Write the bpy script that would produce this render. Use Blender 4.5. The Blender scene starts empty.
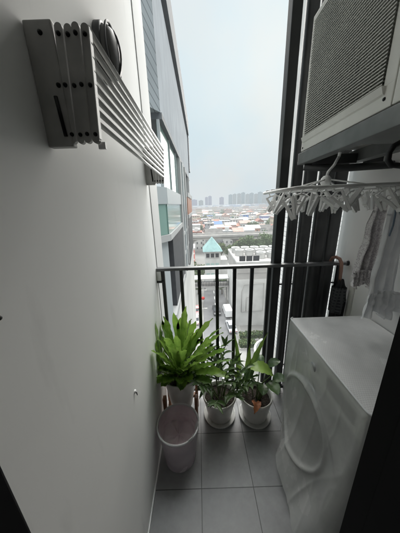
import bpy, bmesh, math, random
from math import sin, cos, pi, radians, exp, sqrt, atan2
from mathutils import Vector, Matrix, noise
random.seed(11)
R = random.Random(5)
scene = bpy.context.scene
col = scene.collection
EYE = 1.55          # eye height above the balcony floor
G = -24.5           # street level below the balcony floor
WALL_L, WALL_R = -0.30, 1.012

# ------------------------------------------------------------------ materials
HAZE = (0.66, 0.69, 0.70, 1)  # aerial haze painted into outdoor materials as a glow growing with world Y
def nt_new(name):
    m = bpy.data.materials.new(name); m.use_nodes = True
    nt = m.node_tree; nt.nodes.clear()
    return m, nt, nt.nodes, nt.links
def finish(nt, shader, haze):
    N, L = nt.nodes, nt.links
    out = N.new('ShaderNodeOutputMaterial')
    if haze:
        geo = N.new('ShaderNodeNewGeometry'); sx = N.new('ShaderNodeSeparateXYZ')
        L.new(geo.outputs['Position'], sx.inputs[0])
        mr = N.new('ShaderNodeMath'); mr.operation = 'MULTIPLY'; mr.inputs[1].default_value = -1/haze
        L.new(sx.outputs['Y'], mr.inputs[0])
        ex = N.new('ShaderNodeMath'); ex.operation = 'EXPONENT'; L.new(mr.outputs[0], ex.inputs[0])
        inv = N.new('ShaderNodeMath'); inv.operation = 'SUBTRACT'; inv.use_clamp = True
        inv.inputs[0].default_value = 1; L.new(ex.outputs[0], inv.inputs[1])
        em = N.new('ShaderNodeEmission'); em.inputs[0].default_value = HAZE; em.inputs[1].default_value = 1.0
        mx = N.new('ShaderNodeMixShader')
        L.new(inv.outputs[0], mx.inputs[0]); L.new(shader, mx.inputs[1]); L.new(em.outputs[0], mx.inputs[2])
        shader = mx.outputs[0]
    L.new(shader, out.inputs[0])
def mat(name, c, rough=.6, metal=0., var=.12, scale=6., bump=0., bscale=60., haze=0, alpha=1., trans=0., spec=.5, coat=0., c2=None, detail=5.):
    """noise-mottled principled surface; alpha mixes in a clear film, trans adds translucency"""
    m, nt, N, L = nt_new(name)
    tc = N.new('ShaderNodeTexCoord')
    nz = N.new('ShaderNodeTexNoise'); nz.inputs['Scale'].default_value = scale; nz.inputs['Detail'].default_value = detail
    L.new(tc.outputs['Object'], nz.inputs['Vector'])
    cr = N.new('ShaderNodeValToRGB')
    lo = c2 if c2 else [max(0, x*(1-var)) for x in c]
    hi = c if c2 else [min(1, x*(1+var)) for x in c]
    cr.color_ramp.elements[0].position = .3; cr.color_ramp.elements[1].position = .7
    cr.color_ramp.elements[0].color = (*lo, 1); cr.color_ramp.elements[1].color = (*hi, 1)
    L.new(nz.outputs['Fac'], cr.inputs[0])
    p = N.new('ShaderNodeBsdfPrincipled')
    p.inputs['Roughness'].default_value = rough; p.inputs['Metallic'].default_value = metal
    p.inputs['Specular IOR Level'].default_value = spec; p.inputs['Coat Weight'].default_value = coat
    L.new(cr.outputs[0], p.inputs['Base Color'])
    rr = N.new('ShaderNodeMapRange'); rr.inputs['To Min'].default_value = max(0, rough-.1); rr.inputs['To Max'].default_value = min(1, rough+.12)
    L.new(nz.outputs['Fac'], rr.inputs[0]); L.new(rr.outputs[0], p.inputs['Roughness'])
    if bump:
        nb = N.new('ShaderNodeTexNoise'); nb.inputs['Scale'].default_value = bscale; nb.inputs['Detail'].default_value = 4
        L.new(tc.outputs['Object'], nb.inputs['Vector'])
        b = N.new('ShaderNodeBump'); b.inputs['Strength'].default_value = bump; b.inputs['Distance'].default_value = .01
        L.new(nb.outputs['Fac'], b.inputs['Height']); L.new(b.outputs[0], p.inputs['Normal'])
    sh = p.outputs[0]
    if trans:
        t = N.new('ShaderNodeBsdfTranslucent'); L.new(cr.outputs[0], t.inputs[0])
        mx = N.new('ShaderNodeMixShader'); mx.inputs[0].default_value = trans
        L.new(sh, mx.inputs[1]); L.new(t.outputs[0], mx.inputs[2]); sh = mx.outputs[0]
    if alpha < 1:
        t = N.new('ShaderNodeBsdfTransparent')
        mx = N.new('ShaderNodeMixShader'); mx.inputs[0].default_value = alpha
        L.new(t.outputs[0], mx.inputs[1]); L.new(sh, mx.inputs[2]); sh = mx.outputs[0]
    finish(nt, sh, haze)
    return m
def mat_windows(name, wall, win, bw=2.6, rh=3.2, mort=.9, haze=0, rough=.7):
    """wall with a regular pattern of darker openings, in object space"""
    m, nt, N, L = nt_new(name)
    tc = N.new('ShaderNodeTexCoord'); s = N.new('ShaderNodeSeparateXYZ'); L.new(tc.outputs['Object'], s.inputs[0])
    ad = N.new('ShaderNodeMath'); L.new(s.outputs['X'], ad.inputs[0]); L.new(s.outputs['Y'], ad.inputs[1])
    cb = N.new('ShaderNodeCombineXYZ'); L.new(ad.outputs[0], cb.inputs[0]); L.new(s.outputs['Z'], cb.inputs[1])
    br = N.new('ShaderNodeTexBrick'); br.offset = 0; br.inputs['Scale'].default_value = 1
    br.inputs['Color1'].default_value = (*win, 1); br.inputs['Color2'].default_value = (*[x*1.5 for x in win], 1)
    br.inputs['Mortar'].default_value = (*wall, 1); br.inputs['Mortar Size'].default_value = mort
    br.inputs['Brick Width'].default_value = bw; br.inputs['Row Height'].default_value = rh
    br.inputs['Mortar Smooth'].default_value = .05
    L.new(cb.outputs[0], br.inputs['Vector'])
    nz = N.new('ShaderNodeTexNoise'); nz.inputs['Scale'].default_value = .25; nz.inputs['Detail'].default_value = 6
    L.new(tc.outputs['Object'], nz.inputs['Vector'])
    mr = N.new('ShaderNodeMapRange'); mr.inputs['From Min'].default_value = .3; mr.inputs['From Max'].default_value = .7
    mr.inputs['To Min'].default_value = .78; mr.inputs['To Max'].default_value = 1.08; L.new(nz.outputs['Fac'], mr.inputs[0])
    mm = N.new('ShaderNodeMix'); mm.data_type = 'RGBA'; mm.blend_type = 'MULTIPLY'; mm.inputs[0].default_value = 1
    L.new(br.outputs['Color'], mm.inputs[6]); L.new(mr.outputs[0], mm.inputs[7])
    p = N.new('ShaderNodeBsdfPrincipled'); p.inputs['Roughness'].default_value = .85; p.inputs['Specular IOR Level'].default_value = .15
    L.new(mm.outputs[2], p.inputs['Base Color'])
    finish(nt, p.outputs[0], haze)
    return m
def mat_tiles(name):
    m, nt, N, L = nt_new(name)
    tc = N.new('ShaderNodeTexCoord'); mp = N.new('ShaderNodeMapping')
    mp.inputs['Location'].default_value = (.033, -.756+.295*4, 0)
    L.new(tc.outputs['Object'], mp.inputs[0])
    br = N.new('ShaderNodeTexBrick'); br.offset = 0; br.inputs['Scale'].default_value = 1
    br.inputs['Brick Width'].default_value = .295; br.inputs['Row Height'].default_value = .295
    br.inputs['Mortar Size'].default_value = .0022; br.inputs['Mortar Smooth'].default_value = .3
    br.inputs['Color1'].default_value = (.275, .276, .28, 1); br.inputs['Color2'].default_value = (.315, .316, .32, 1)
    br.inputs['Mortar'].default_value = (.07, .07, .07, 1)
    L.new(mp.outputs[0], br.inputs['Vector'])
    nz = N.new('ShaderNodeTexNoise'); nz.inputs['Scale'].default_value = 9; nz.inputs['Detail'].default_value = 8
    nz.inputs['Roughness'].default_value = .65; L.new(tc.outputs['Object'], nz.inputs['Vector'])
    mr = N.new('ShaderNodeMapRange'); mr.inputs['To Min'].default_value = .55; mr.inputs['To Max'].default_value = 1.45
    L.new(nz.outputs['Fac'], mr.inputs[0])
    mm = N.new('ShaderNodeMix'); mm.data_type = 'RGBA'; mm.blend_type = 'MULTIPLY'; mm.inputs[0].default_value = 1
    L.new(br.outputs['Color'], mm.inputs[6]); L.new(mr.outputs[0], mm.inputs[7])
    p = N.new('ShaderNodeBsdfPrincipled'); L.new(mm.outputs[2], p.inputs['Base Color'])
    r2 = N.new('ShaderNodeMapRange'); r2.inputs['To Min'].default_value = .3; r2.inputs['To Max'].default_value = .62
    L.new(nz.outputs['Fac'], r2.inputs[0]); L.new(r2.outputs[0], p.inputs['Roughness'])
    iv = N.new('ShaderNodeMath'); iv.operation = 'SUBTRACT'; iv.inputs[0].default_value = 1; L.new(br.outputs['Fac'], iv.inputs[1])
    b = N.new('ShaderNodeBump'); b.inputs['Strength'].default_value = .5; b.inputs['Distance'].default_value = .002
    L.new(iv.outputs[0], b.inputs['Height']); L.new(b.outputs[0], p.inputs['Normal'])
    finish(nt, p.outputs[0], 0)
    return m
def mat_plaster(name, c, stain=.12):
    """painted plaster: soft blotches, faint scuffs low down, roller texture"""
    m, nt, N, L = nt_new(name)
    tc = N.new('ShaderNodeTexCoord')
    n1 = N.new('ShaderNodeTexNoise'); n1.inputs['Scale'].default_value = 1.6; n1.inputs['Detail'].default_value = 7
    n2 = N.new('ShaderNodeTexNoise'); n2.inputs['Scale'].default_value = 180; n2.inputs['Detail'].default_value = 3
    mp = N.new('ShaderNodeMapping'); mp.inputs['Scale'].default_value = (1, 1, .25); L.new(tc.outputs['Object'], mp.inputs[0])
    n3 = N.new('ShaderNodeTexNoise'); n3.inputs['Scale'].default_value = 14; n3.inputs['Detail'].default_value = 9
    L.new(mp.outputs[0], n3.inputs['Vector'])
    for n in (n1, n2): L.new(tc.outputs['Object'], n.inputs['Vector'])
    m1 = N.new('ShaderNodeMapRange'); m1.inputs['From Min'].default_value = .3; m1.inputs['From Max'].default_value = .7
    m1.inputs['To Min'].default_value = 1-stain; m1.inputs['To Max'].default_value = 1.02; L.new(n1.outputs['Fac'], m1.inputs[0])
    m3 = N.new('ShaderNodeMapRange'); m3.inputs['From Min'].default_value = .62; m3.inputs['From Max'].default_value = .8
    m3.inputs['To Min'].default_value = 1; m3.inputs['To Max'].default_value = .90; L.new(n3.outputs['Fac'], m3.inputs[0])
    mu = N.new('ShaderNodeMath'); mu.operation = 'MULTIPLY'; L.new(m1.outputs[0], mu.inputs[0]); L.new(m3.outputs[0], mu.inputs[1])
    mm = N.new('ShaderNodeMix'); mm.data_type = 'RGBA'; mm.blend_type = 'MULTIPLY'; mm.inputs[0].default_value = 1
    mm.inputs[6].default_value = (*c, 1); L.new(mu.outputs[0], mm.inputs[7])
    p = N.new('ShaderNodeBsdfPrincipled'); p.inputs['Roughness'].default_value = .62; L.new(mm.outputs[2], p.inputs['Base Color'])
    b = N.new('ShaderNodeBump'); b.inputs['Strength'].default_value = .04; b.inputs['Distance'].default_value = .0015
    L.new(n2.outputs['Fac'], b.inputs['Height']); L.new(b.outputs[0], p.inputs['Normal'])
    finish(nt, p.outputs[0], 0)
    return m
def mat_lined(name, c, line, pitch, width, axis='Z', haze=0, rough=.5, metal=0., diag=0.):
    """sheet cladding with thin dark joints every `pitch` metres along one axis"""
    m, nt, N, L = nt_new(name)
    tc = N.new('ShaderNodeTexCoord'); s = N.new('ShaderNodeSeparateXYZ'); L.new(tc.outputs['Object'], s.inputs[0])
    d = N.new('ShaderNodeMath'); d.operation = 'DIVIDE'; d.inputs[1].default_value = pitch; L.new(s.outputs[axis], d.inputs[0])
    f = N.new('ShaderNodeMath'); f.operation = 'FRACT'; 
    if axis == 'Z' and diag:
        k_ = N.new('ShaderNodeMath'); k_.operation = 'MULTIPLY_ADD'; k_.inputs[1].default_value = diag
        L.new(s.outputs['X'], k_.inputs[0]); L.new(s.outputs['Z'], k_.inputs[2]); L.new(k_.outputs[0], d.inputs[0])
    L.new(d.outputs[0], f.inputs[0])
    g = N.new('ShaderNodeMath'); g.operation = 'LESS_THAN'; g.inputs[1].default_value = width/pitch; L.new(f.outputs[0], g.inputs[0])
    nz = N.new('ShaderNodeTexNoise'); nz.inputs['Scale'].default_value = 1.3; nz.inputs['Detail'].default_value = 7; L.new(tc.outputs['Object'], nz.inputs['Vector'])
    cr = N.new('ShaderNodeValToRGB'); cr.color_ramp.elements[0].position = .3; cr.color_ramp.elements[1].position = .7
    cr.color_ramp.elements[0].color = (*[x*.85 for x in c], 1); cr.color_ramp.elements[1].color = (*[x*1.08 for x in c], 1)
    L.new(nz.outputs['Fac'], cr.inputs[0])
    mm = N.new('ShaderNodeMix'); mm.data_type = 'RGBA'; L.new(g.outputs[0], mm.inputs[0]); L.new(cr.outputs[0], mm.inputs[6])
    mm.inputs[7].default_value = (*line, 1)
    p = N.new('ShaderNodeBsdfPrincipled'); p.inputs['Roughness'].default_value = .85; p.inputs['Metallic'].default_value = metal; p.inputs['Specular IOR Level'].default_value = .12
    L.new(mm.outputs[2], p.inputs['Base Color']); finish(nt, p.outputs[0], haze)
    return m
def mat_film(name, c, alpha, grid=0.):
    """cloudy plastic sheet: partly clear, soft sheen, optional woven grid"""
    m, nt, N, L = nt_new(name)
    tc = N.new('ShaderNodeTexCoord')
    nz = N.new('ShaderNodeTexNoise'); nz.inputs['Scale'].default_value = 5; nz.inputs['Detail'].default_value = 6
    L.new(tc.outputs['Object'], nz.inputs['Vector'])
    cr = N.new('ShaderNodeValToRGB'); cr.color_ramp.elements[0].position = .3; cr.color_ramp.elements[1].position = .72
    cr.color_ramp.elements[0].color = (*[x*.8 for x in c], 1); cr.color_ramp.elements[1].color = (*[min(1, x*1.1) for x in c], 1)
    L.new(nz.outputs['Fac'], cr.inputs[0])
    p = N.new('ShaderNodeBsdfPrincipled'); p.inputs['Roughness'].default_value = .3; L.new(cr.outputs[0], p.inputs['Base Color'])
    rr = N.new('ShaderNodeMapRange'); rr.inputs['To Min'].default_value = .12; rr.inputs['To Max'].default_value = .36
    L.new(nz.outputs['Fac'], rr.inputs[0]); L.new(rr.outputs[0], p.inputs['Roughness'])
    nb = N.new('ShaderNodeTexNoise'); nb.inputs['Scale'].default_value = 11; nb.inputs['Detail'].default_value = 3; nb.inputs['Distortion'].default_value = .8
    mp = N.new('ShaderNodeMapping'); mp.inputs['Scale'].default_value = (1, 1, .45)
    L.new(tc.outputs['Object'], mp.inputs[0]); L.new(mp.outputs[0], nb.inputs['Vector'])
    b = N.new('ShaderNodeBump'); b.inputs['Strength'].default_value = .35; b.inputs['Distance'].default_value = .012
    h = nb.outputs['Fac']
    a_in = None
    if grid:
        br = N.new('ShaderNodeTexBrick'); br.offset = .5; br.inputs['Scale'].default_value = 1
        br.inputs['Brick Width'].default_value = grid; br.inputs['Row Height'].default_value = grid
        br.inputs['Mortar Size'].default_value = grid*.17; br.inputs['Mortar Smooth'].default_value = .6
        L.new(tc.outputs['Object'], br.inputs['Vector'])
        am = N.new('ShaderNodeMapRange'); am.inputs['To Min'].default_value = alpha-.10; am.inputs['To Max'].default_value = min(1, alpha+.12)
        L.new(br.outputs['Fac'], am.inputs[0]); a_in = am.outputs[0]
        b2 = N.new('ShaderNodeBump'); b2.inputs['Strength'].default_value = .35; b2.inputs['Distance'].default_value = .002
        L.new(br.outputs['Fac'], b2.inputs['Height']); L.new(b2.outputs[0], b.inputs['Normal'])
    L.new(h, b.inputs['Height']); L.new(b.outputs[0], p.inputs['Normal'])
    t = N.new('ShaderNodeBsdfTransparent'); t.inputs[0].default_value = (.93, .95, .95, 1)
    mx = N.new('ShaderNodeMixShader'); mx.inputs[0].default_value = alpha
    if a_in: L.new(a_in, mx.inputs[0])
    L.new(t.outputs[0], mx.inputs[1]); L.new(p.outputs[0], mx.inputs[2])
    finish(nt, mx.outputs[0], 0)
    return m
def mat_cloth_print(name, base, ink):
    m, nt, N, L = nt_new(name)
    tc = N.new('ShaderNodeTexCoord')
    v = N.new('ShaderNodeTexNoise'); v.inputs['Scale'].default_value = 85; v.inputs['Detail'].default_value = 3; v.inputs['Distortion'].default_value = 1.5
    L.new(tc.outputs['Object'], v.inputs['Vector'])
    cr = N.new('ShaderNodeValToRGB'); cr.color_ramp.elements[0].position = .42; cr.color_ramp.elements[1].position = .56
    cr.color_ramp.elements[0].color = (*ink, 1); cr.color_ramp.elements[1].color = (*base, 1)
    L.new(v.outputs['Fac'], cr.inputs[0])
    p = N.new('ShaderNodeBsdfPrincipled'); p.inputs['Roughness'].default_value = .9; L.new(cr.outputs[0], p.inputs['Base Color'])
    finish(nt, p.outputs[0], 0)
    return m
def mat_leaf(name, c, c2, rough=.38, trans=.3, scale=9):
    return mat(name, c, rough=rough, scale=scale, c2=c2, trans=trans, bump=.15, bscale=45, spec=.4)

M = {}
M['wall'] = mat_plaster('white_wall_paint', (.88, .88, .865), .07)
M['wall_white'] = mat_plaster('bright_wall_paint', (.90, .90, .89), .07)
M['column'] = mat_plaster('weathered_column_paint', (.66, .66, .65), .12)
M['tiles'] = mat_tiles('grey_floor_tiles')
M['ceiling'] = mat_plaster('ceiling_paint', (.84, .84, .83))
M['black_alu'] = mat('black_aluminium', (.022, .023, .025), .42, .0, .25, 9, bump=.05)
M['black_dull'] = mat('black_matt_frame', (.005, .005, .006), .7, spec=.15)
M['gray_alu'] = mat('charcoal_aluminium', (.034, .036, .038), .4, .0, .2, 7)
M['slat'] = mat('charcoal_slat_paint', (.085, .088, .092), .36, 0, .35, 5, bump=.08)
M['rail_top'] = mat('worn_grey_rail', (.13, .135, .14), .38, .3, .25, 14)
M['rack_gray'] = mat('graphite_plastic', (.42, .415, .40), .45, 0, .15, 20, bump=.05, bscale=200)
M['screw'] = mat('dark_screw', (.012, .012, .012), .35, .6)
M['white_tube'] = mat('white_coated_tube', (.88, .88, .87), .3, 0, .06, 10)
M['white_plastic'] = mat('white_plastic', (.86, .86, .85), .38, 0, .08, 15)
M['off_white'] = mat('offwhite_plastic', (.62, .62, .58), .4, 0, .08, 15)
M['ac_body'] = mat('condenser_paint', (.83, .82, .77), .42, 0, .07, 4, bump=.03)
M['ac_grille'] = mat('condenser_grille', (.55, .55, .51), .5, 0, .08, 8)
M['dark_void'] = mat('dark_inside', (.012, .012, .012), .8)
M['coil'] = mat('dull_fin_coil', (.07, .07, .068), .6)
M['fan'] = mat('dark_fan_plastic', (.03, .03, .032), .5)
M['steel_rack'] = mat('slate_painted_steel', (.19, .197, .196), .45, .2, .25, 10, bump=.1)
M['hose'] = mat('black_hose', (.012, .012, .013), .45)
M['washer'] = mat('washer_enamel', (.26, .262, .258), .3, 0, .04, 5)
M['washer_dark'] = mat('washer_dark_glass', (.03, .032, .035), .15)
M['chrome'] = mat('grey_door_ring', (.35, .36, .37), .3, .5)
M['film'] = mat_film('cloudy_plastic_film', (.90, .905, .89), .50)
M['film_grid'] = mat_film('gridded_plastic_film', (.92, .93, .93), .95, .0085)
M['seam'] = mat('white_seam_tape', (.75, .77, .78), .35, 0, .08, 20)
M['pot'] = mat('white_glazed_pot', (.70, .69, .66), .35, 0, .1, 9, bump=.05, bscale=30)
M['pot_b'] = mat('white_ribbed_pot', (.64, .64, .62), .5, 0, .12, 12, bump=.2, bscale=40)
M['soil'] = mat('dark_soil', (.028, .02, .014), .95, 0, .5, 50, bump=1., bscale=90)
M['wood'] = mat('reddish_brown_wood', (.26, .12, .06), .5, 0, .35, 14, bump=.1)
M['handle_wood'] = mat('pale_brown_handle', (.30, .17, .13), .4, 0, .2, 20)
M['fern'] = mat_leaf('fern_green', (.29, .44, .085), (.13, .26, .04), .28, .38, 14)
M['fern_dark'] = mat_leaf('fern_green_old', (.16, .28, .06), (.09, .18, .04), .4, .3, 7)
M['zz'] = mat_leaf('dark_leaf_green', (.085, .14, .045), (.035, .07, .022), .35, .2)
M['paddle'] = mat_leaf('fresh_leaf_green', (.22, .34, .07), (.10, .19, .04), .35, .35)
M['pale_leaf'] = mat_leaf('pale_leaf_green', (.36, .50, .13), (.24, .40, .08), .35, .4)
M['blue_leaf'] = mat_leaf('bluish_leaf_green', (.11, .18, .07), (.05, .10, .04), .35, .2)
M['dry_leaf'] = mat_leaf('dry_leaf_orange', (.48, .19, .08), (.28, .10, .05), .6, .2)
M['stem'] = mat('green_stem', (.08, .12, .04), .5)
M['bin'] = mat_film('cloudy_bin_plastic', (.70, .62, .68), .66)
M['bin_rim'] = mat('bin_rim_plastic', (.66, .65, .66), .3, 0, .06)
M['bag'] = mat('pinkish_bin_liner', (.84, .73, .76), .4, 0, .15, 9, bump=.4, bscale=18, c2=(.70, .56, .61), trans=.3)
M['lace'] = mat_cloth_print('grey_floral_cloth', (.84, .82, .82), (.60, .56, .58))
M['pale_cloth'] = mat('pale_blue_white_cloth', (.90, .91, .93), .9, 0, .05, 20, bump=.2, bscale=120, trans=.08)
M['navy_trim'] = mat('blue_grey_trim', (.16, .20, .26), .9)
M['brolly'] = mat('dark_umbrella_cloth', (.014, .015, .018), .7, 0, .3, 30, bump=.3, bscale=50)
M['plaid'] = mat_windows('grey_plaid_cloth', (.075, .078, .082), (.028, .03, .034), .022, .022, .005)
M['lamp_glass'] = mat('grey_lamp_glass', (.07, .07, .068), .45, 0, .1)

# ------------------------------------------------------------------ mesh helpers
class MB:
    def __init__(s): s.v = []; s.f = []; s.mi = []; s.sm = []
    def add(s, vs, fs, mi=0, smooth=False):
        o = len(s.v); s.v += [tuple(v) for v in vs]
        for f in fs: s.f.append([o+i for i in f]); s.mi.append(mi); s.sm.append(smooth)
        return s
    def box(s, x0, y0, z0, x1, y1, z1, mi=0, bev=0.):
        bm = bmesh.new(); bmesh.ops.create_cube(bm, size=1)
        for v in bm.verts: v.co = Vector(((x0+x1)/2+v.co.x*(x1-x0), (y0+y1)/2+v.co.y*(y1-y0), (z0+z1)/2+v.co.z*(z1-z0)))
        if bev: bmesh.ops.bevel(bm, geom=bm.edges[:], offset=bev, segments=2, affect='EDGES', profile=.6)
        bm.verts.index_update()
        s.add([v.co for v in bm.verts], [[v.index for v in f.verts] for f in bm.faces], mi); bm.free()
        return s
    def obox(s, c, ax, size, mi=0, bev=0.):
        """box of `size` centred at c with axes the columns of ax"""
        bm = bmesh.new(); bmesh.ops.create_cube(bm, size=1)
        for v in bm.verts: v.co = Vector((v.co.x*size[0], v.co.y*size[1], v.co.z*size[2]))
        if bev: bmesh.ops.bevel(bm, geom=bm.edges[:], offset=bev, segments=2, affect='EDGES', profile=.6)
        bm.verts.index_update(); c = Vector(c)
        s.add([c+ax@v.co for v in bm.verts], [[v.index for v in f.verts] for f in bm.faces], mi); bm.free()
        return s
    def tube(s, pts, r, n=10, mi=0, cap=True, closed=False):
        pts = [Vector(p) for p in pts]; k = len(pts); rs = r if isinstance(r, (list, tuple)) else [r]*k
        vs = []; fs = []; nrm = None
        for i, p in enumerate(pts):
            if closed: t = pts[(i+1) % k]-pts[i-1]
            else: t = pts[min(i+1, k-1)]-pts[max(i-1, 0)]
            t.normalize()
            if nrm is None:
                nrm = t.cross(Vector((0, 0, 1)) if abs(t.z) < .9 else Vector((1, 0, 0))).normalized()
            else:
                nrm = (nrm-t*nrm.dot(t)).normalized()
            b = t.cross(nrm)
            for j in range(n):
                a = 2*pi*j/n; vs.append(p+(nrm*cos(a)+b*sin(a))*rs[i])
        for i in range(k if closed else k-1):
            i2 = (i+1) % k
            for j in range(n):
                fs.append([i*n+j, i*n+(j+1) % n, i2*n+(j+1) % n, i2*n+j])
        if cap and not closed:
            fs.append(list(range(n))[::-1]); fs.append([(k-1)*n+j for j in range(n)])
        return s.add(vs, fs, mi, True)
    def lathe(s, prof, c=(0, 0, 0), n=40, mi=0, ax=None, wob=0.):
        """prof: list of (radius, height) turned round z (or the third column of ax)"""
        vs = []; fs = []; c = Vector(c)
        for r, h in prof:
            for j in range(n):
                a = 2*pi*j/n; v = Vector((r*cos(a), r*sin(a), h))
                if wob: v.x += wob*noise.noise((v.x*20, v.y*20, h*20)); v.y += wob*noise.noise((v.x*20+9, v.y*20, h*20))
                vs.append(c+(ax@v if ax else v))
        for i in range(len(prof)-1):
            for j in range(n):
                fs.append([i*n+j, i*n+(j+1) % n, (i+1)*n+(j+1) % n, (i+1)*n+j])
        if prof[0][0] > 1e-6: pass
        return s.add(vs, fs, mi, True)
    def disc(s, c, r, n=32, mi=0, ax=None):
        c = Vector(c); vs = []
        for j in range(n):
            v = Vector((r*cos(2*pi*j/n), r*sin(2*pi*j/n), 0)); vs.append(c+(ax@v if ax else v))
        return s.add(vs, [list(range(n))], mi)
    def grid(s, fn, nu, nv, mi=0, smooth=True):
        vs = [fn(i/nu, j/nv) for j in range(nv+1) for i in range(nu+1)]
        fs = [[j*(nu+1)+i, j*(nu+1)+i+1, (j+1)*(nu+1)+i+1, (j+1)*(nu+1)+i] for j in range(nv) for i in range(nu)]
        return s.add(vs, fs, mi, smooth)
    def rpost(s, cx, cy, rx, ry, z0, z1, n=28):
        """upright post of rounded (superellipse) section"""
        ring = []
        for k in range(n):
            a = 2*pi*k/n; c_, s_ = cos(a), sin(a)
            ring.append((cx+rx*math.copysign(abs(c_)**.75, c_), cy+ry*math.copysign(abs(s_)**.75, s_)))
        vs = [(x, y, z0) for x, y in ring]+[(x, y, z1) for x, y in ring]
        return s.add(vs, [[i, (i+1) % n, n+(i+1) % n, n+i] for i in range(n)], 0, True)
    def prism(s, poly, y0, y1, mi=0):
        """polygon of (x, z) extruded along y"""
        n = len(poly); vs = [(x, y0, z) for x, z in poly]+[(x, y1, z) for x, z in poly]
        fs = [list(range(n)), [n+i for i in range(n)][::-1]]+[[i, i+n, (i+1) % n+n, (i+1) % n] for i in range(n)]
        return s.add(vs, fs, mi)
    def build(s, name, m, parent=None, local=False, fix=True):
        me = bpy.data.meshes.new(name)
        off = Vector((0, 0, 0))
        if parent is not None and not local:
            q = parent
            while q is not None: off = off+q.location; q = q.parent
        me.from_pydata([tuple(Vector(v)-off) for v in s.v], [], s.f)
        for k in (m if isinstance(m, (list, tuple)) else [m]): me.materials.append(k)
        for i, p in enumerate(me.polygons): p.material_index = s.mi[i]; p.use_smooth = s.sm[i]
        if fix:
            bm = bmesh.new(); bm.from_mesh(me); bmesh.ops.recalc_face_normals(bm, faces=bm.faces[:]); bm.to_mesh(me); bm.free()
        me.update()
        o = bpy.data.objects.new(name, me); col.objects.link(o)
        if parent is not None: o.parent = parent
        return o
def tag(o, label=None, cat=None, group=None, kind=None):
    if label: o['label'] = label
    if cat: o['category'] = cat
    if group: o['group'] = group
    if kind: o['kind'] = kind
    return o
def empty(name, loc, label, cat, group=None, rz=0.):
    o = bpy.data.objects.new(name, None); o.empty_display_size = .1; col.objects.link(o)
    o.location = loc; o.rotation_euler = (0, 0, rz)
    return tag(o, label, cat, group)
def copy_tree(o, parent=None):
    c = o.copy(); col.objects.link(c); c.parent = parent
    for ch in list(o.children): copy_tree(ch, c)
    return c
def struct(o): return tag(o, kind='structure')
AXX = Matrix(((0, 0, 1), (1, 0, 0), (0, 1, 0)))        # lathe axis along +x
AXY = Matrix(((1, 0, 0), (0, 0, 1), (0, 1, 0)))        # lathe axis along +y

# ------------------------------------------------------------------ balcony shell
struct(MB().box(-1.6, -2.6, -.25, WALL_R+.3, 1.42, 0).build('floor', M['tiles']))
struct(MB().box(-1.6, -2.6, 2.92, WALL_R+.3, 1.37, 3.15).build('ceiling', M['ceiling']))
lw = empty('wall', (WALL_L, .8, 0), 'long bare white plaster wall on the left, carrying the drying rack', 'wall')
MB().box(WALL_L-.25, .205, .004, WALL_L, 1.355, 2.916).build('plaster_face', M['wall'], lw)
MB().box(WALL_L+.0, .21, .003, WALL_L+.006, 1.352, .02).build('skirting_strip', M['wall_white'], lw)
cw = empty('wall_column', (WALL_L, 1.46, 0), 'bright white column strip ending the left wall just outside the railing', 'column')
MB().box(WALL_L-.25, 1.364, -3.3, WALL_L+.004, 1.60, 6).build('column_face', M['column'], cw)
rw = empty('wall', (WALL_R, .8, 0), 'shaded white wall on the right, behind the washing machine', 'wall')
MB().box(WALL_R, .205, .004, WALL_R+.25, 1.47, 2.916).build('plaster_face', M['wall_white'], rw)
tr = MB().box(WALL_R-.016, 1.235, .45, WALL_R-.001, 1.27, 1.02, bev=.003)
tag(tr.build('cable_trunking', M['off_white']), 'narrow upright white cable duct on the right wall beside the umbrella', 'cable duct')
# room behind the photographer
struct(MB().box(-1.6, -2.6, .004, -1.5, .1, 2.916).build('room_side', M['ceiling']))
struct(MB().box(WALL_R+.1, -2.6, .004, WALL_R+.2, .1, 2.916).build('room_side', M['ceiling']))
struct(MB().box(-1.5, -2.6, .004, WALL_R+.1, -2.5, 2.916).build('room_back', M['ceiling']))
struct(MB().box(-1.6, .105, 2.25, WALL_R+.3, .2, 2.915).build('door_head', M['ceiling']))
df = empty('door_frame', (0, .2, 0), 'black sliding door frame, both jambs cut by the bottom corners of the view', 'door frame')
a = MB().box(-1.6, .12, .004, -.252, .1703, 2.245); a.build('jamb', M['black_dull'], df)
b = MB().box(.2745, .2135, .004, .42, .2502, 2.245).build('jamb', M['black_dull'], df)
c = MB().box(.262, .12, .003, WALL_R+.2, .2035, 2.245).build('door_panel', M['black_dull'], df)
c2 = MB().box(-.252, .12, .0035, .262, .2, .012).build('threshold', M['gray_alu'], df)

# small fixings on the left wall
ws = empty('wall_plug', (WALL_L, .694, .787), 'tiny white wall plug with a screw, low on the left wall', 'wall plug')
MB().lathe([(.0, .006), (.006, .006), (.0075, .003), (.0075, 0)], (WALL_L, .694, .79), 14, ax=AXX).build('plug', M['white_plastic'], ws)
MB().tube([(WALL_L+.004, .694, .786), (WALL_L+.009, .693, .782), (WALL_L+.010, .692, .772)], .002, 8).build('screw_hook', M['screw'], ws)
ws = MB().lathe([(0, .004), (.003, .004), (.0045, .001), (.0045, 0)], (WALL_L, .27, 1.40), 12, ax=AXX)
tag(ws.build('screw', M['screw']), 'lone dark screw head in the left wall near the photo edge', 'screw')

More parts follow.
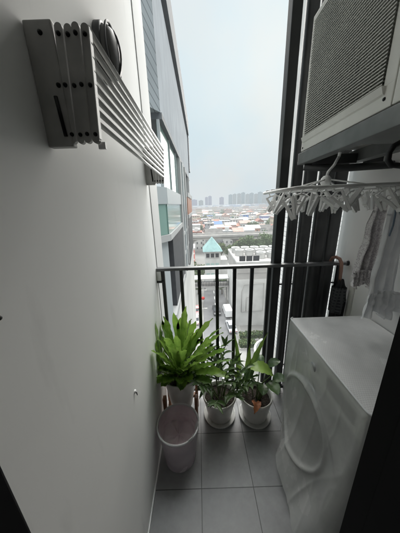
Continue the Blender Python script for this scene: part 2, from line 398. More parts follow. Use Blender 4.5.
# ------------------------------------------------------------------ drying rack
rk = empty('drying_rack', (WALL_L, .47, 1.67), 'folded wall mounted clothes drying rack with grey plates and white bars', 'drying rack')
def bracket(y, near):
    q = MB().box(WALL_L+.001, y-.004, 1.672, WALL_L+.052, y+.012, 1.872, bev=.003).build('wall_plate', M['rack_gray'], rk)
    # slot in the plate and its pin
    MB().tube([(WALL_L+.036, y-.0055, 1.757), (WALL_L+.041, y-.0055, 1.69)], .0035, 8).build('slot', M['screw'], q)
    for (xx, zz) in ((WALL_L+.03, 1.853), (WALL_L+.045, 1.775)):
        MB().lathe([(0, .004), (.003, .0035), (.0042, .001), (.0042, 0)], (xx, y-.004, zz), 12, ax=Matrix(((1, 0, 0), (0, 0, -1), (0, 1, 0)))).build('screw', M['screw'], q)
    for i in range(4):
        xt, xb = -.238+i*.0152, -.249+i*.0152
        w = .0070; yy = y-.002+(.003 if i % 2 else 0)
        out = []
        for k in range(9): a = pi*k/8; out.append((xt+w*cos(a), 1.868-w+w*sin(a)))
        for k in range(9): a = pi+pi*k/8; out.append((xb+w*cos(a), 1.678+w+w*sin(a)))
        s = MB().prism(out, yy, yy+.008).build('folding_arm', M['rack_gray'], rk)
        for zz in (1.852, 1.776, 1.694):
            xx = xb+(xt-xb)*(zz-1.678)/.19
            MB().lathe([(0, .004), (.0028, .0035), (.004, .001), (.004, 0)], (xx, yy, zz), 12, ax=Matrix(((1, 0, 0), (0, 0, -1), (0, 1, 0)))).build('screw', M['screw'], s)
    xt, xb = -.238+3*.0152+.0074, -.249+3*.0152+.0074
    MB().prism([(xt, 1.862), (xt+.0016, 1.862), (xb+.0016, 1.686), (xb, 1.686)], y-.001, y+.010).build('edge_strip', M['white_tube'], rk)
bracket(.475, True); bracket(1.30, False)
for i in range(8):
    z = 1.862-i*.0208; x = -.188-.0014*i
    MB().tube([(x, .479, z), (x, .9, z-.002), (x, 1.304, z)], .0052, 10).build('bar', M['white_tube'], rk)
MB().box(-.205, .487, 1.683, -.19, .493, 1.67).build('latch', M['white_plastic'], rk)

# caged lamp behind the rack
LY, LZ = .85, 2.035
lp = empty('bulkhead_lamp', (WALL_L, LY, LZ), 'dark oval caged wall lamp on the left wall above the rack bars', 'wall lamp')
def oval(r, h, c=(0, 0, 0)):
    pass
def oval_lathe(prof, sy, sz, n=28):
    m_ = MB(); vs = []; fs = []
    for r, h in prof:
        for j in range(n):
            a = 2*pi*j/n; vs.append((WALL_L+h, LY+r*sy*cos(a), LZ+r*sz*sin(a)))
    for i in range(len(prof)-1):
        for j in range(n): fs.append([i*n+j, i*n+(j+1) % n, (i+1)*n+(j+1) % n, (i+1)*n+j])
    m_.add(vs, fs, 0, True); return m_
oval_lathe([(1.1, 0), (1.1, .018), (1.02, .022), (1.0, .022)], .056, .072).build('base', M['gray_alu'], lp)
oval_lathe([(.98, .02), (.95, .036), (.8, .048), (.45, .056), (0, .058)], .056, .072).build('glass', M['lamp_glass'], lp)
cg = MB()
def dome(t): return WALL_L+.024+.038*sqrt(max(0, 1-t*t))
cg.tube([(WALL_L+.038, LY+.060*cos(2*pi*k/36), LZ+.076*sin(2*pi*k/36)) for k in range(36)], .0032, 8, closed=True)
cg.tube([(dome(abs(-1+.2*k)*.97), LY, LZ-.073+.0146*k) for k in range(11)], .003, 8)
cg.build('cage', M['gray_alu'], lp)

# ------------------------------------------------------------------ railing
rl = empty('railing', (.35, 1.34, 0), 'black metal balcony railing with upright bars and flat top rail', 'railing')
MB().box(WALL_L+.002, 1.322, 1.128, .995, 1.362, 1.148, bev=.003).build('top_rail', M['rail_top'], rl)
MB().box(WALL_L+.002, 1.332, .075, .995, 1.352, .10, bev=.002).build('bottom_rail', M['black_alu'], rl)
for i, x in enumerate([-.257, -.131, -.008, .115, .237, .357, .476, .60, .72, .84, .955]):
    MB().box(x-.0115, 1.331, .101, x+.0115, 1.353, 1.127, bev=.002).build('baluster', M['black_alu'], rl)
MB().box(WALL_L+.001, 1.322, 1.06, WALL_L+.032, 1.362, 1.126, bev=.003).build('wall_bracket', M['white_plastic'], rl)
MB().box(WALL_L+.001, 1.318, 1.045, WALL_L+.045, 1.366, 1.058, bev=.002).build('bracket_plate', M['black_alu'], rl)
MB().lathe([(.0, .012), (.018, .01), (.02, 0)], (WALL_R, 1.342, 1.138), 16, ax=Matrix(((0, 0, -1), (1, 0, 0), (0, 1, 0)))).build('wall_flange', M['black_alu'], rl)

# screen of slats
sc = empty('slat_screen', (.75, 1.41, 0), 'dark upright slat screen rising floor to ceiling behind the railing', 'slat screen')
p = MB().box(.512, 1.366, -.2, .566, 1.43, 2.916, bev=.004).build('end_post', M['gray_alu'], sc)
p['label'] = 'wide charcoal end post'
for xa, xb in ((.606, .668), (.684, .762), (.782, .872), (.880, .958)):
    MB().rpost((xa+xb)/2, 1.415, (xb-xa)/2, .033, -.2, 2.916).build('slat', M['slat'], sc)
MB().box(.567, 1.447, .948, WALL_R-.001, 1.455, .960).build('cross_rod', M['black_alu'], sc)
MB().box(.567, 1.447, .20, WALL_R-.001, 1.455, .212).build('cross_rod', M['black_alu'], sc)

# ------------------------------------------------------------------ condenser on its rack
AX, AXB = .588, .90
AY0, AY1, AZ0, AZ1 = .44, 1.285, 1.818, 2.40
SEAM = .722
ac = empty('air_conditioner', (.75, .86, AZ0), 'cream outdoor air conditioner unit with slatted grille, high on the right', 'air conditioner')
GY0, GY1, GZ0, GZ1 = .765, 1.262, 1.885, 2.372
bd = MB()
bd.box(AX+.02, AY0, AZ0, AXB, AY1, AZ0+.03); bd.box(AX+.02, AY0, AZ1-.03, AXB, AY1, AZ1)
bd.box(AXB-.02, AY0, AZ0+.03, AXB, AY1, AZ1-.03); bd.box(AX+.02, AY1-.02, AZ0+.03, AXB-.02, AY1, AZ1-.03)
bd.box(AX+.02, AY0, AZ0+.03, AXB-.02, AY0+.02, AZ1-.03)
bd.build('casing', M['ac_body'], ac)
fr = MB()      # front frame round the grille opening, softly bevelled
fr.box(AX, SEAM+.002, AZ0, AX+.02, AY1, GZ0, bev=.004); fr.box(AX, SEAM+.002, GZ1, AX+.02, AY1, AZ1, bev=.004)
fr.box(AX, GY1, GZ0-.004, AX+.019, AY1, GZ1+.004, bev=.003); fr.box(AX, SEAM+.002, GZ0-.004, AX+.019, GY0, GZ1+.004, bev=.003)
fr.build('front_panel', M['ac_body'], ac)
# raised lip under the grille
MB().prism([(AX-.014, GZ0-.003), (AX+.002, GZ0-.003), (AX+.002, GZ0-.03), (AX-.006, GZ0-.024)], GY0-.01, GY1+.006).build('grille_lip', M['ac_body'], ac)
MB().box(AX-.001, AY0, AZ0, AX+.02, SEAM-.003, AZ1, bev=.004).build('service_panel', M['ac_body'], ac)
gr = MB(); n = 48
for i in range(n):
    z = GZ0+(GZ1-GZ0)*(i+.5)/n
    gr.add([(AX-.006, GY0, z-.0016), (AX-.006, GY1, z-.0016), (AX+.012, GY1, z+.0035), (AX+.012, GY0, z+.0035),
            (AX-.006, GY0, z+.0022), (AX-.006, GY1, z+.0022), (AX+.012, GY1, z+.0062), (AX+.012, GY0, z+.0062)],
           [[0, 1, 2, 3], [4, 5, 6, 7], [0, 1, 5, 4], [3, 2, 6, 7]])
for j in range(17):
    y = GY0+(GY1-GY0)*j/16; gr.box(AX+.002, y-.0014, GZ0, AX+.006, y+.0014, GZ1)
gr.build('grille', M['ac_grille'], ac)
MB().box(AX+.19, AY0+.03, AZ0+.04, AX+.195, AY1-.03, AZ1-.04).build('coil', M['coil'], ac)
fy, fz = (GY0+GY1)/2, (GZ0+GZ1)/2
fan = MB().lathe([(0, -.02), (.05, -.015), (.055, .02), (0, .02)], (AX+.08, fy, fz), 24, ax=AXX).build('fan', M['fan'], ac)
for k in range(3):
    a0 = 2*pi*k/3+.4
    def bl(u, v, a0=a0):
        r = .05+.165*u; a = a0+(.9+.25*u)*(v-.5); x = AX+.08+.05*(v-.5)
        return (x, fy+r*cos(a), fz+r*sin(a))
    MB().grid(bl, 8, 6).build('fan_blade', M['fan'], fan)
MB().tube([(AX+.06, fy+.225*cos(2*pi*k/40), fz+.225*sin(2*pi*k/40)) for k in range(40)], .008, 8, closed=True).build('fan_ring', M['ac_body'], ac)
for y, z in ((SEAM+.03, AZ0+.028), (AY1-.02, AZ0+.015), (SEAM-.08, AZ0+.03)):
    MB().lathe([(0, .003), (.004, .0025), (.0055, 0)], (AX-.001, y, z), 12, ax=Matrix(((0, 0, -1), (1, 0, 0), (0, 1, 0)))).build('screw', M['screw'], ac)

br = empty('condenser_bracket', (.75, .86, 1.73), 'slate grey steel rack holding up the outdoor air conditioner', 'bracket')
MB().box(AX-.006, .22, 1.752, AX+.05, 1.30, 1.812, bev=.004).build('front_rail', M['steel_rack'], br)
MB().box(AXB-.03, .22, 1.752, AXB+.03, 1.30, 1.812, bev=.004).build('rear_rail', M['steel_rack'], br)
MB().box(AX+.052, .60, 1.775, AXB-.032, .98, 1.808).build('drip_tray', M['steel_rack'], br)
for y in (.50, 1.24):
    MB().box(AX+.052, y-.022, 1.742, AXB-.032, y+.022, 1.79, bev=.003).build('cross_beam', M['gray_alu'], br)
    MB().box(AXB+.032, y-.022, 1.742, WALL_R-.001, y+.022, 1.79, bev=.003).build('wall_arm', M['gray_alu'], br)
MB().tube([(AX+.02, 1.27, 1.738), (.78, 1.21, 1.716), (WALL_R-.02, 1.13, 1.715)], .019, 10).build('pipe_sleeve', M['gray_alu'], br)
hs = MB().tube([(.80, .76, 1.748), (.70, .735, 1.732), (.65, .722, 1.722), (.622, .72, 1.708), (.611, .72, 1.69), (.612, .72, 1.668), (.625, .72, 1.654), (.66, .72, 1.65), (.80, .72, 1.65), (WALL_R-.004, .74, 1.65)], .0085, 10)
tag(hs.build('drain_hose', M['hose']), 'black bent hose looping below the air conditioner at the right edge', 'hose')

# ------------------------------------------------------------------ clip hanger
HY, HZ = 1.0, 1.600
hg = empty('clip_hanger', (.585, HY, HZ), 'white plastic peg hanger with dangling clips under the air conditioner', 'clip hanger')
hx0, hx1, hy0, hy1 = .335, .925, .86, 1.14
ring = []
for cx, cy, a0 in ((hx1-.06, hy1-.06, 0), (hx0+.06, hy1-.06, pi/2), (hx0+.06, hy0+.06, pi), (hx1-.06, hy0+.06, 1.5*pi)):
    for k in range(6):
        a = a0+pi/2*k/5; x = cx+.06*cos(a); ring.append((x, cy+.06*sin(a), HZ+.006-.012*max(0, (.42-x)/.1)))
MB().tube(ring, .0065, 8, closed=True).build('frame', M['white_plastic'], hg)
for y in (.93, 1.0, 1.07):
    MB().box(hx0+.002, y-.004, HZ-.004, hx1-.002, y+.004, HZ+.008, bev=.0015).build('cross_bar', M['white_plastic'], hg)
for x in (.46, .585, .71):
    MB().box(x-.004, hy0+.002, HZ-.006, x+.004, hy1-.002, HZ+.006, bev=.0015).build('cross_bar', M['white_plastic'], hg)
for sx in (-1, 1):
    for sy in (-1, 1):
        MB().tube([(.585, HY, HZ+.045), (.585+sx*.13, HY+sy*.1, HZ+.008)], .0035, 6).build('brace', M['white_plastic'], hg)
MB().lathe([(0, .03), (.012, .028), (.02, .018), (.022, .0), (.016, -.012), (0, -.014)], (.585, HY, HZ+.03), 20).build('hub', M['white_plastic'], hg)
hk = [(.585, HY, HZ+.055), (.586, HY, HZ+.09)]
for k in range(9):
    a = -.3+(pi*1.25)*k/8; hk.append((AX+.022+.03*cos(a), HY, 1.722+.0295*sin(a)+.012))
MB().tube([(.585, HY, HZ+.05), (.59, HY, HZ+.075), (.612, HY, 1.70), (.628, HY, 1.735)], .006, 8).build('hook', M['white_plastic'], hg)
kk = MB().tube([(.628, HY, 1.733), (.632, HY, 1.765), (.640, HY, 1.79)], .006, 8).build('hook_tip', M['white_plastic'], hg)
def clip_mesh():
    m_ = MB()
    m_.tube([(0, 0, .0), (0, 0, -.016)], .0018, 6)
    for s in (-1, 1):
        # two jaws crossing at the pivot
        m_.add([(s*.002, -.006, -.052), (s*.010, -.006, -.052), (s*.010, .006, -.052), (s*.002, .006, -.052),
                (s*.011, -.005, -.014), (s*.016, -.005, -.014), (s*.016, .005, -.014), (s*.011, .005, -.014),
                (s*.001, -.006, -.074), (s*.006, -.006, -.076), (s*.006, .006, -.076), (s*.001, .006, -.074)],
               [[0, 1, 5, 4], [1, 2, 6, 5], [2, 3, 7, 6], [3, 0, 4, 7], [4, 5, 6, 7], [0, 1, 9, 8], [1, 2, 10, 9], [2, 3, 11, 10], [3, 0, 8, 11], [8, 9, 10, 11]])
    m_.tube([(.006*cos(2*pi*k/10), 0, -.038+.006*sin(2*pi*k/10)) for k in range(10)], .002, 6, closed=True)
    m_.tube([(-.012, 0, -.016), (0, 0, -.012), (.012, 0, -.016)], .0025, 6)
    return m_
clip0 = None
spots = []
for x in [hx0+.02+i*(hx1-hx0-.04)/9 for i in range(10)]:
    spots.append((x, hy0+.003)); spots.append((x+.02, hy1-.003))
for x in (.40, .52, .65, .77, .86): spots.append((x, .93)); spots.append((x+.03, 1.07))
for i, (x, y) in enumerate(spots):
    if clip0 is None:
        clip0 = clip_mesh().build('clip', M['white_plastic'], hg, local=True); o = clip0
    else:
        o = clip0.copy(); col.objects.link(o); o.parent = hg
    o.location = (min(x, hx1-.01)-.585, y-HY, -.004 - (.012 if x < .37 else 0))
    o.scale = (1.45,)*3; o.rotation_euler = (R.uniform(-.5, .5), R.uniform(-.75, .75), R.uniform(0, pi))

# ------------------------------------------------------------------ laundry
def drape(x0, x1, y, ztop, zbot, folds, depth, skew=0., lean=0., seed=0, taper=1., hem=0.):
    def fn(u, v):
        w = 1+(taper-1)*v
        x = (x0+x1)/2+(u-.5)*(x1-x0)*w+skew*v
        yy = y+lean*v+depth*(.3+.7*v)*sin(folds*2*pi*u+seed+1.3*v)+.012*noise.noise((u*4+seed, v*5, seed))
        z = ztop+(zbot-ztop)*v+hem*sin(u*9+seed)*v+.012*noise.noise((u*5, seed, 1))*v
        if v < .12: z -= .02*(abs(u-.5)*2)**2
        return (min(x, WALL_R-.008), yy, z)
    return MB().grid(fn, 36, 40)
gl = empty('hanging_cloth', (.80, 1.0, 1.53), 'slim grey patterned lacy garment pegged left of the pale one', 'garment')
drape(.835, .890, 1.0, 1.545, 1.145, 2.6, .020, skew=-.022, seed=1, taper=1.7, hem=.02).build('fabric', M['lace'], gl)
drape(.780, .885, .985, 1.21, 1.125, 5.5, .018, seed=3, hem=.016).build('frill', M['lace'], gl)
sp_ = empty('hanging_shirt', (.92, .96, 1.54), 'pale blue white garment hanging against the right wall', 'garment')
drape(.868, .960, .95, 1.545, 1.03, 3.0, .020, skew=-.004, seed=2, taper=1.5, hem=.02).build('fabric', M['pale_cloth'], sp_)
drape(.835, 1.0, .93, 1.115, .975, 5.0, .020, skew=.0, seed=5, taper=1.1, hem=.02).build('ruffle', M['pale_cloth'], sp_)
MB().tube([(.868+.012*sin(k*.9), .934, 1.535-.05*k) for k in range(4)], .0035, 6).build('neck_trim', M['navy_trim'], sp_)
MB().tube([(.868, .93, 1.54), (.90, .925, 1.47), (.93, .925, 1.535)], .0045, 6).build('neck_trim', M['navy_trim'], sp_)

# ------------------------------------------------------------------ umbrella on the rail
um = empty('umbrella', (.93, 1.31, 1.15), 'folded dark umbrella with curved wooden handle hooked over the railing', 'umbrella')
UX = .945
hp = [(UX-.03, 1.376, 1.12), (UX-.03, 1.378, 1.15), (UX-.026, 1.368, 1.172), (UX-.02, 1.342, 1.183), (UX-.012, 1.316, 1.176), (UX-.006, 1.300, 1.150), (UX-.004, 1.296, 1.10), (UX, 1.295, 1.0)]
MB().tube(hp, [.010, .0105, .011, .011, .011, .011, .0105, .010], 10).build('handle', M['handle_wood'], um)
def canopy(u, v):
    a = 2*pi*u; r0 = [.014, .034, .042, .038, .030, .016, .004][min(6, int(v*6))]
    k = v*6-int(min(v*6, 5.999)); i = min(5, int(v*6)); rr = [.014, .034, .042, .038, .030, .016, .004]
    r = rr[i]*(1-k)+rr[i+1]*k
    r *= 1+.22*sin(6*a+v*5)+.1*noise.noise((cos(a)*2, sin(a)*2, v*7))
    return (UX+.006+.02*v+r*cos(a), 1.293+r*sin(a)*.8, 1.04-.50*v)
MB().grid(canopy, 48, 40).build('canopy', M['brolly'], um)
MB().tube([(UX+.008+.043*cos(2*pi*k/24), 1.293+.036*sin(2*pi*k/24), .90+.010*sin(2*pi*k/24*2)) for k in range(24)], .006, 8, closed=True).build('strap', M['gray_alu'], um)
def pl(u, v):
    a = 2*pi*u; r = .047+.006*sin(5*a+3*v)
    return (UX-.002+r*cos(a)*.9, 1.287+r*sin(a)*.8, .99-.19*v)
MB().grid(pl, 40, 10).build('plaid_panel', M['plaid'], um)
MB().tube([(UX+.026, 1.293, .55), (UX+.028, 1.293, .50)], [.004, .002], 8).build('tip', M['screw'], um)

# ------------------------------------------------------------------ washing machine
WX0, WX1, WY0, WY1, WZ = .562, 1.0, .508, 1.112, .848
wm = empty('washing_machine', (.78, .81, 0), 'white front loading washing machine under a cloudy plastic cover', 'washing machine')
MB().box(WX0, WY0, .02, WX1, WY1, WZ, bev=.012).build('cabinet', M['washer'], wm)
for x in (WX0+.05, WX1-.05):
    for y in (WY0+.05, WY1-.05): MB().lathe([(.02, .02), (.022, .01), (.022, .001), (0, .001)], (x, y, 0), 14).build('foot', M['screw'], wm)
DYc, DZc = .83, .42
AXM = Matrix(((0, 0, -1), (1, 0, 0), (0, 1, 0)))
dr = MB().lathe([(.218, 0), (.218, .012), (.205, .022), (.175, .022), (.165, .012)], (WX0, DYc, DZc), 48, ax=AXM).build('door', M['chrome'], wm)
MB().lathe([(.168, .012), (.14, .016), (.08, .022), (0, .024)], (WX0, DYc, DZc), 40, ax=AXM).build('door_glass', M['washer_dark'], dr)
MB().box(WX0-.03, DYc-.20, DZc-.03, WX0-.021, DYc-.18, DZc+.03, bev=.003).build('door_handle', M['washer'], dr)
pn = MB().box(WX0-.004, WY0+.012, .70, WX0+.004, WY1-.012, .835, bev=.003).build('control_panel', M['off_white'], wm)
MB().box(WX0-.007, .56, .735, WX0-.003, .74, .80, bev=.002).build('display', M['washer_dark'], pn)
MB().box(WX0-.008, .90, .715, WX0-.003, 1.085, .825, bev=.002).build('detergent_drawer', M['washer'], pn)
MB().lathe([(.0, .022), (.024, .022), (.028, .004), (.028, 0)], (WX0-.004, .82, .768), 24, ax=AXM).build('dial', M['chrome'], pn)

# plastic cover
cv = empty('washing_machine_cover', (.78, .81, .85), 'cloudy translucent plastic cover draped over the washing machine', 'appliance cover')
CX0, CX1, CY0, CY1, CZ = .542, 1.006, .492, 1.128, .862
per = []     # perimeter from back-near round the front to back-far, with outward normals
rc = .03
def seg(p, q, n, nrm):
    for k in range(n): t = k/n; per.append((p[0]+(q[0]-p[0])*t, p[1]+(q[1]-p[1])*t, *nrm))
seg((CX1, CY0), (CX0+rc, CY0), 26, (0, -1))
for k in range(6): a = -pi/2-pi/2*k/6; per.append((CX0+rc+rc*cos(a), CY0+rc+rc*sin(a), cos(a), sin(a)))
seg((CX0, CY0+rc), (CX0, CY1-rc), 150, (-1, 0))
for k in range(6): a = pi-pi/2*k/6; per.append((CX0+rc+rc*cos(a), CY1-rc+rc*sin(a), cos(a), sin(a)))
seg((CX0+rc, CY1), (CX1, CY1), 26, (0, 1)); per.append((CX1, CY1, 0, 1))
NZ = 96
def sstep(a, b, x): t = max(0, min(1, (x-a)/(b-a))); return t*t*(3-2*t)
vs = []; fs = []
for j in range(NZ+1):
    v = j/NZ; 
    for i, (x, y, nx, ny) in enumerate(per):
        front = max(0, -nx)
        hem = .045+.02*sin(y*9)
        z = CZ-.012-(CZ-.012-hem)*v
        if j == 0: d = -.006; z = CZ-.002
        elif j == 1: d = -.0015; z = CZ-.006
        else:
            fl = (.125*sstep(1.10, .80, y))*front+.015*(1-front)
            if nx <= -.01 or True: d = fl*v**2.2
            d += (.004+.014*v)*(noise.noise((x*5+3, y*7, z*2.2))*1.0+.5*sin(y*26+z*3+2*noise.noise((y*3, z*2, 0)))*v)
            if front > .5:
                r = sqrt((y-DYc)**2+(z-DZc)**2)
                d += .012*exp(-((r-.208)/.012)**2)-.006*exp(-(r/.17)**4)
            # diagonal drag folds from the near top corner
            d += front*.008*exp(-((z-.55-.9*(y-.60))/.03)**2)*sstep(.50, .60, y)*(1-sstep(.8, .95, y))
            # sharp creases in the plastic
            q_ = noise.noise((y*4.5+z*1.2, z*1.4-y*1.5, 7)); d += (.3+.7*v)*.0055*max(0, 1-abs(q_)*4)**2*min(1, v*5)
            q_ = noise.noise((y*9-z*2, z*2.2+y*2, 19)); d += .0020*max(0, 1-abs(q_)*5)**2*min(1, v*5)
            d = max(d, -.010)
        vs.append((min(x+nx*d, WALL_R-.003), y+ny*d, z))
P = len(per)
for j in range(NZ):
    for i in range(P-1): fs.append([j*P+i, j*P+i+1, (j+1)*P+i+1, (j+1)*P+i])
MB().add(vs, fs, 0, True).build('skirt', M['film'], cv)
def topf(u, v):
    x = CX0+.006+(CX1-CX0-.006)*u; y = CY0+.006+(CY1-CY0-.012)*v
    e = min(1, min(u*14, v*18, (1-v)*18))
    # rounded plan corners
    for cy, s in ((CY0+rc, -1), (CY1-rc, 1)):
        if x < CX0+rc and (y-cy)*s > 0:
            q = Vector((x-CX0-rc, y-cy)); l = max(abs(q.x), abs(q.y))
            if q.length > 1e-6: q = q.normalized()*l; x = CX0+rc+q.x; y = cy+q.y
    z = CZ-.002+e*.004+.0035*e*noise.noise((x*9, y*7, 2))
    return (x, y, z)
MB().grid(topf, 40, 50).build('top_panel', M['film_grid'], cv)
sm = [(x+.004*(-nx), y-.004*ny, CZ+.0005) for x, y, nx, ny in per]
MB().tube([(p_[0]-.0, p_[1], p_[2]) for p_ in sm[27:-27]], .0042, 6).build('seam', M['seam'], cv)

# ------------------------------------------------------------------ plants
def clampP(p, ymax=1.318, xmin=WALL_L+.006):
    return Vector((max(p.x, xmin+.004*sin(p.z*60)), min(p.y, ymax), p.z))
def strap(m_, base, az, el, L_, W_, curl, mi=0, wav=.004, segs=12, fold=.25, prof='strap', twist=0., ymax=1.318):
    """one leaf: spine bends by `curl` radians, three-strip blade with a creased midrib"""
    p = Vector(base); d = Vector((cos(az)*cos(el), sin(az)*cos(el), sin(el)))
    side0 = Vector((-sin(az), cos(az), 0)); vs = []; fs = []
    for i in range(segs+1):
        t = i/segs
        e = el-curl*t**1.4
        d = Vector((cos(az)*cos(e), sin(az)*cos(e), sin(e)))
        if i: p = p+d*(L_/segs)
        up = side0.cross(d).normalized()*-1
        sd = (side0*cos(twist*t)+up*sin(twist*t))
        if prof == 'strap': w = W_*(.20+.80*sin(min(1, t*1.35)*pi/2)**1.3)*(1 if t < .76 else max(.05, 1-((t-.76)/.24)**2.4))*(1+.09*sin(t*17+az*5))
        elif prof == 'oval': w = W_*max(.05, sin(pi*min(1, .04+t*.96))**.7)
        else: w = W_*max(.04, sin(pi*(.05+.95*t)**.85))
        wv = wav*sin(i*2.3+az*7)
        u1 = up*(fold*w*.5)
        for s, k in ((-1, 1), (-.5, .35), (0, 0), (.5, .35), (1, 1)):
            vs.append(clampP(p+sd*s*w*.5+u1*k+up*(wv*abs(s)*(1 if s > 0 else -1)), ymax))
    for i in range(segs):
        for j in range(4): fs.append([i*5+j, i*5+j+1, (i+1)*5+j+1, (i+1)*5+j])
    m_.add(vs, fs, mi, True)
def pot_mesh(c, r0, r1, h, th=.007, z0=0., ribs=0):
    prof = [(0, z0), (r0-.006, z0), (r0, z0+.006), (r0+(r1-r0)*.5, z0+h*.5), (r1-.002, z0+h-.022), (r1+.002, z0+h-.018), (r1+.003, z0+h-.004), (r1, z0+h), (r1-th, z0+h-.001), (r1-th-.003, z0+h-.03), (r1-th-.01, z0+h-.06)]
    return MB().lathe(prof, (c[0], c[1], 0), 48)
def soil_mesh(c, r, z):
    def fn(u, v):
        a = 2*pi*u; rr = r*v
        x, y = c[0]+rr*cos(a), c[1]+rr*sin(a)
        return (x, y, z+.012*(1-v)+.012*noise.noise((x*30, y*30, 1))+.006*noise.noise((x*80, y*80, 4)))
    return MB().grid(fn, 36, 10)
def saucer(c, r, label, group):
    t = MB().lathe([(0, .001), (r-.02, .001), (r-.004, .006), (r+.002, .022), (r-.001, .024), (r-.006, .020), (r-.012, .010), (0, .008)], (c[0], c[1], 0), 44)
    return tag(t.build('saucer', M['pot_b']), label, 'saucer', group)

# fern on a wooden stand
FC = (-.168, 1.185)
FB = .135
st = empty('plant_stand', (*FC, 0), 'low reddish brown wooden stand under the fern pot', 'plant stand')
for sx in (-1, 1):
    for sy in (-1, 1):
        x = FC[0]+sx*.118*.92; y = FC[1]+sy*.085
        MB().box(x-.011, y-.018, 0.001, x+.011, y+.018, .285, bev=.004).build('leg', M['wood'], st)
MB().box(FC[0]-.097, FC[1]-.09, .105, FC[0]+.097, FC[1]-.06, .13, bev=.003).build('cross_bar', M['wood'], st)
MB().box(FC[0]-.097, FC[1]+.06, .105, FC[0]+.097, FC[1]+.09, .13, bev=.003).build('cross_bar', M['wood'], st)
MB().box(FC[0]-.015, FC[1]-.058, .108, FC[0]+.015, FC[1]+.058, .132, bev=.003).build('cross_bar', M['wood'], st)
pf = empty('potted_fern', (*FC, FB), 'large bright green bird nest fern in a white pot beside the left wall', 'potted plant')
pot_mesh(FC, .078, .118, .27, z0=FB).build('pot', M['pot'], pf)
soil_mesh(FC, .110, FB+.235).build('soil', M['soil'], pf)
fm = MB(); rf = random.Random(21)
zc = FB+.25
for i in range(76):
    t = i/75
    az = i*2.39996+rf.uniform(-.2, .2)
    el = 1.40-1.08*t**.8+rf.uniform(-.08, .08)
    L_ = .29+.13*rf.random()+(.07 if t < .45 else 0)-(.06 if t > .85 else 0)
    if sin(az) < -.2 and t > .3: L_ *= .80
    nearness = max(0, -sin(az))*t
    L_ *= 1-.32*nearness; el += .30*nearness
    W_ = rf.uniform(.040, .062)
    curl = rf.uniform(.1, .4)+.28*t
    b0 = (FC[0]+.03*cos(az)*(.3+t), FC[1]+.03*sin(az)*(.3+t), zc+.03*(1-t))
    strap(fm, b0, az, el, L_, W_, curl, mi=0 if t < .7 else (1 if rf.random() < .5 else 0), wav=.0065, segs=16, fold=.34, twist=rf.uniform(-.5, .5))
fm.build('fronds', [M['fern'], M['fern_dark']], pf, fix=False)

# dark slim leaved plant
PC = (.112, 1.185)
saucer(PC, .118, 'white saucer under the middle pot with the slim dark leaves', None)
pz = empty('potted_shrub', (*PC, .012), 'dark slim leaved plant in the middle white pot', 'potted plant')
pot_mesh(PC, .088, .121, .195, z0=.012).build('pot', M['pot'], pz)
soil_mesh(PC, .112, .165).build('soil', M['soil'], pz)
zm = MB(); rz = random.Random(8); stm = MB()
for i in range(18):
    az = i*2.4+rz.uniform(-.3, .3); el = rz.uniform(1.08, 1.48); L_ = rz.uniform(.24, .42)
    if i % 5 == 0: el = .95; L_ = .28
    b = Vector((PC[0]+.05*cos(az)*rz.random(), PC[1]+.05*sin(az)*rz.random(), .165))
    pts = []; p = b.copy()
    for k in range(8):
        e = el-.35*(k/7)**1.5; d = Vector((cos(az)*cos(e), sin(az)*cos(e), sin(e))); pts.append(clampP(p)); p = p+d*L_/7
    stm.tube(pts, [.0045*(1-.7*k/7) for k in range(8)], 6)
    for k in range(3, 8):
        for s in (-1, 1):
            la = az+s*rz.uniform(.6, 1.2); le = rz.uniform(.3, 1.1)
            strap(zm, pts[k], la, le, rz.uniform(.065, .10), rz.uniform(.018, .029), rz.uniform(.2, .8), prof='lance', segs=6, fold=.4, wav=.001)
    strap(zm, pts[-1], az, el-.3, rz.uniform(.07, .11), .022, .3, prof='lance', segs=6, fold=.4)
stm.build('stems', M['stem'], pz, fix=False); zm.build('foliage', M['zz'], pz, fix=False)

# broad leaved plant
QC = (.378, 1.172)
saucer(QC, .116, 'white saucer under the right pot next to the washing machine', None)
pq = empty('potted_plant', (*QC, .012), 'broad leaved plant in the right white pot beside the washing machine', 'potted plant')
pot_mesh(QC, .086, .117, .20, z0=.012).build('pot', M['pot'], pq)
soil_mesh(QC, .108, .165).build('soil', M['soil'], pq)
q = MB(); strap(q, (QC[0]-.03, 1.165, .43), pi-.35, .25, .17, .115, .9, prof='oval', segs=12, fold=.25, wav=.004)
q = MB()
strap(q, (QC[0]+.105, 1.15, .40), pi-.05, .85, .175, .12, 1.25, prof='oval', segs=14, fold=.22, wav=.004)
o = q.build('leaf', M['pale_leaf'], pq, fix=False); o['label'] = 'big pale lime green leaf'
rq = random.Random(4); q = MB(); qs = MB()
for (tx, ty, tz, az, el, L_, W_) in ((.475, 1.13, .37, -.3, .7, .10, .085), (.44, 1.11, .37, -1.3, .5, .11, .085), (.41, 1.12, .345, -1.9, .4, .09, .07), (.47, 1.2, .42, .3, .7, .10, .07),
                                     (.33, 1.2, .34, 2.4, .7, .09, .055), (.42, 1.24, .39, 1.3, .8, .10, .06), (.455, 1.15, .33, -.8, .5, .09, .075)):
    strap(q, (tx, ty, tz), az, el, L_, W_, .9, prof='oval', segs=10, fold=.3, wav=.003)
    b = Vector((QC[0]+(tx-QC[0])*.3, QC[1]+(ty-QC[1])*.3, .165))
    qs.tube([b, Vector(((b.x+tx)/2, (b.y+ty)/2, (b.z+tz)/2+.02)), (tx, ty, tz)], [.0045, .0038, .003], 6)
q.build('foliage', M['blue_leaf'], pq, fix=False)
qs.tube([(QC[0], QC[1], .165), (QC[0]+.035, QC[1]-.005, .30), (QC[0]+.105, 1.15, .402)], [.006, .005, .004], 6)
qs.build('stems', M['stem'], pq, fix=False)
q = MB()
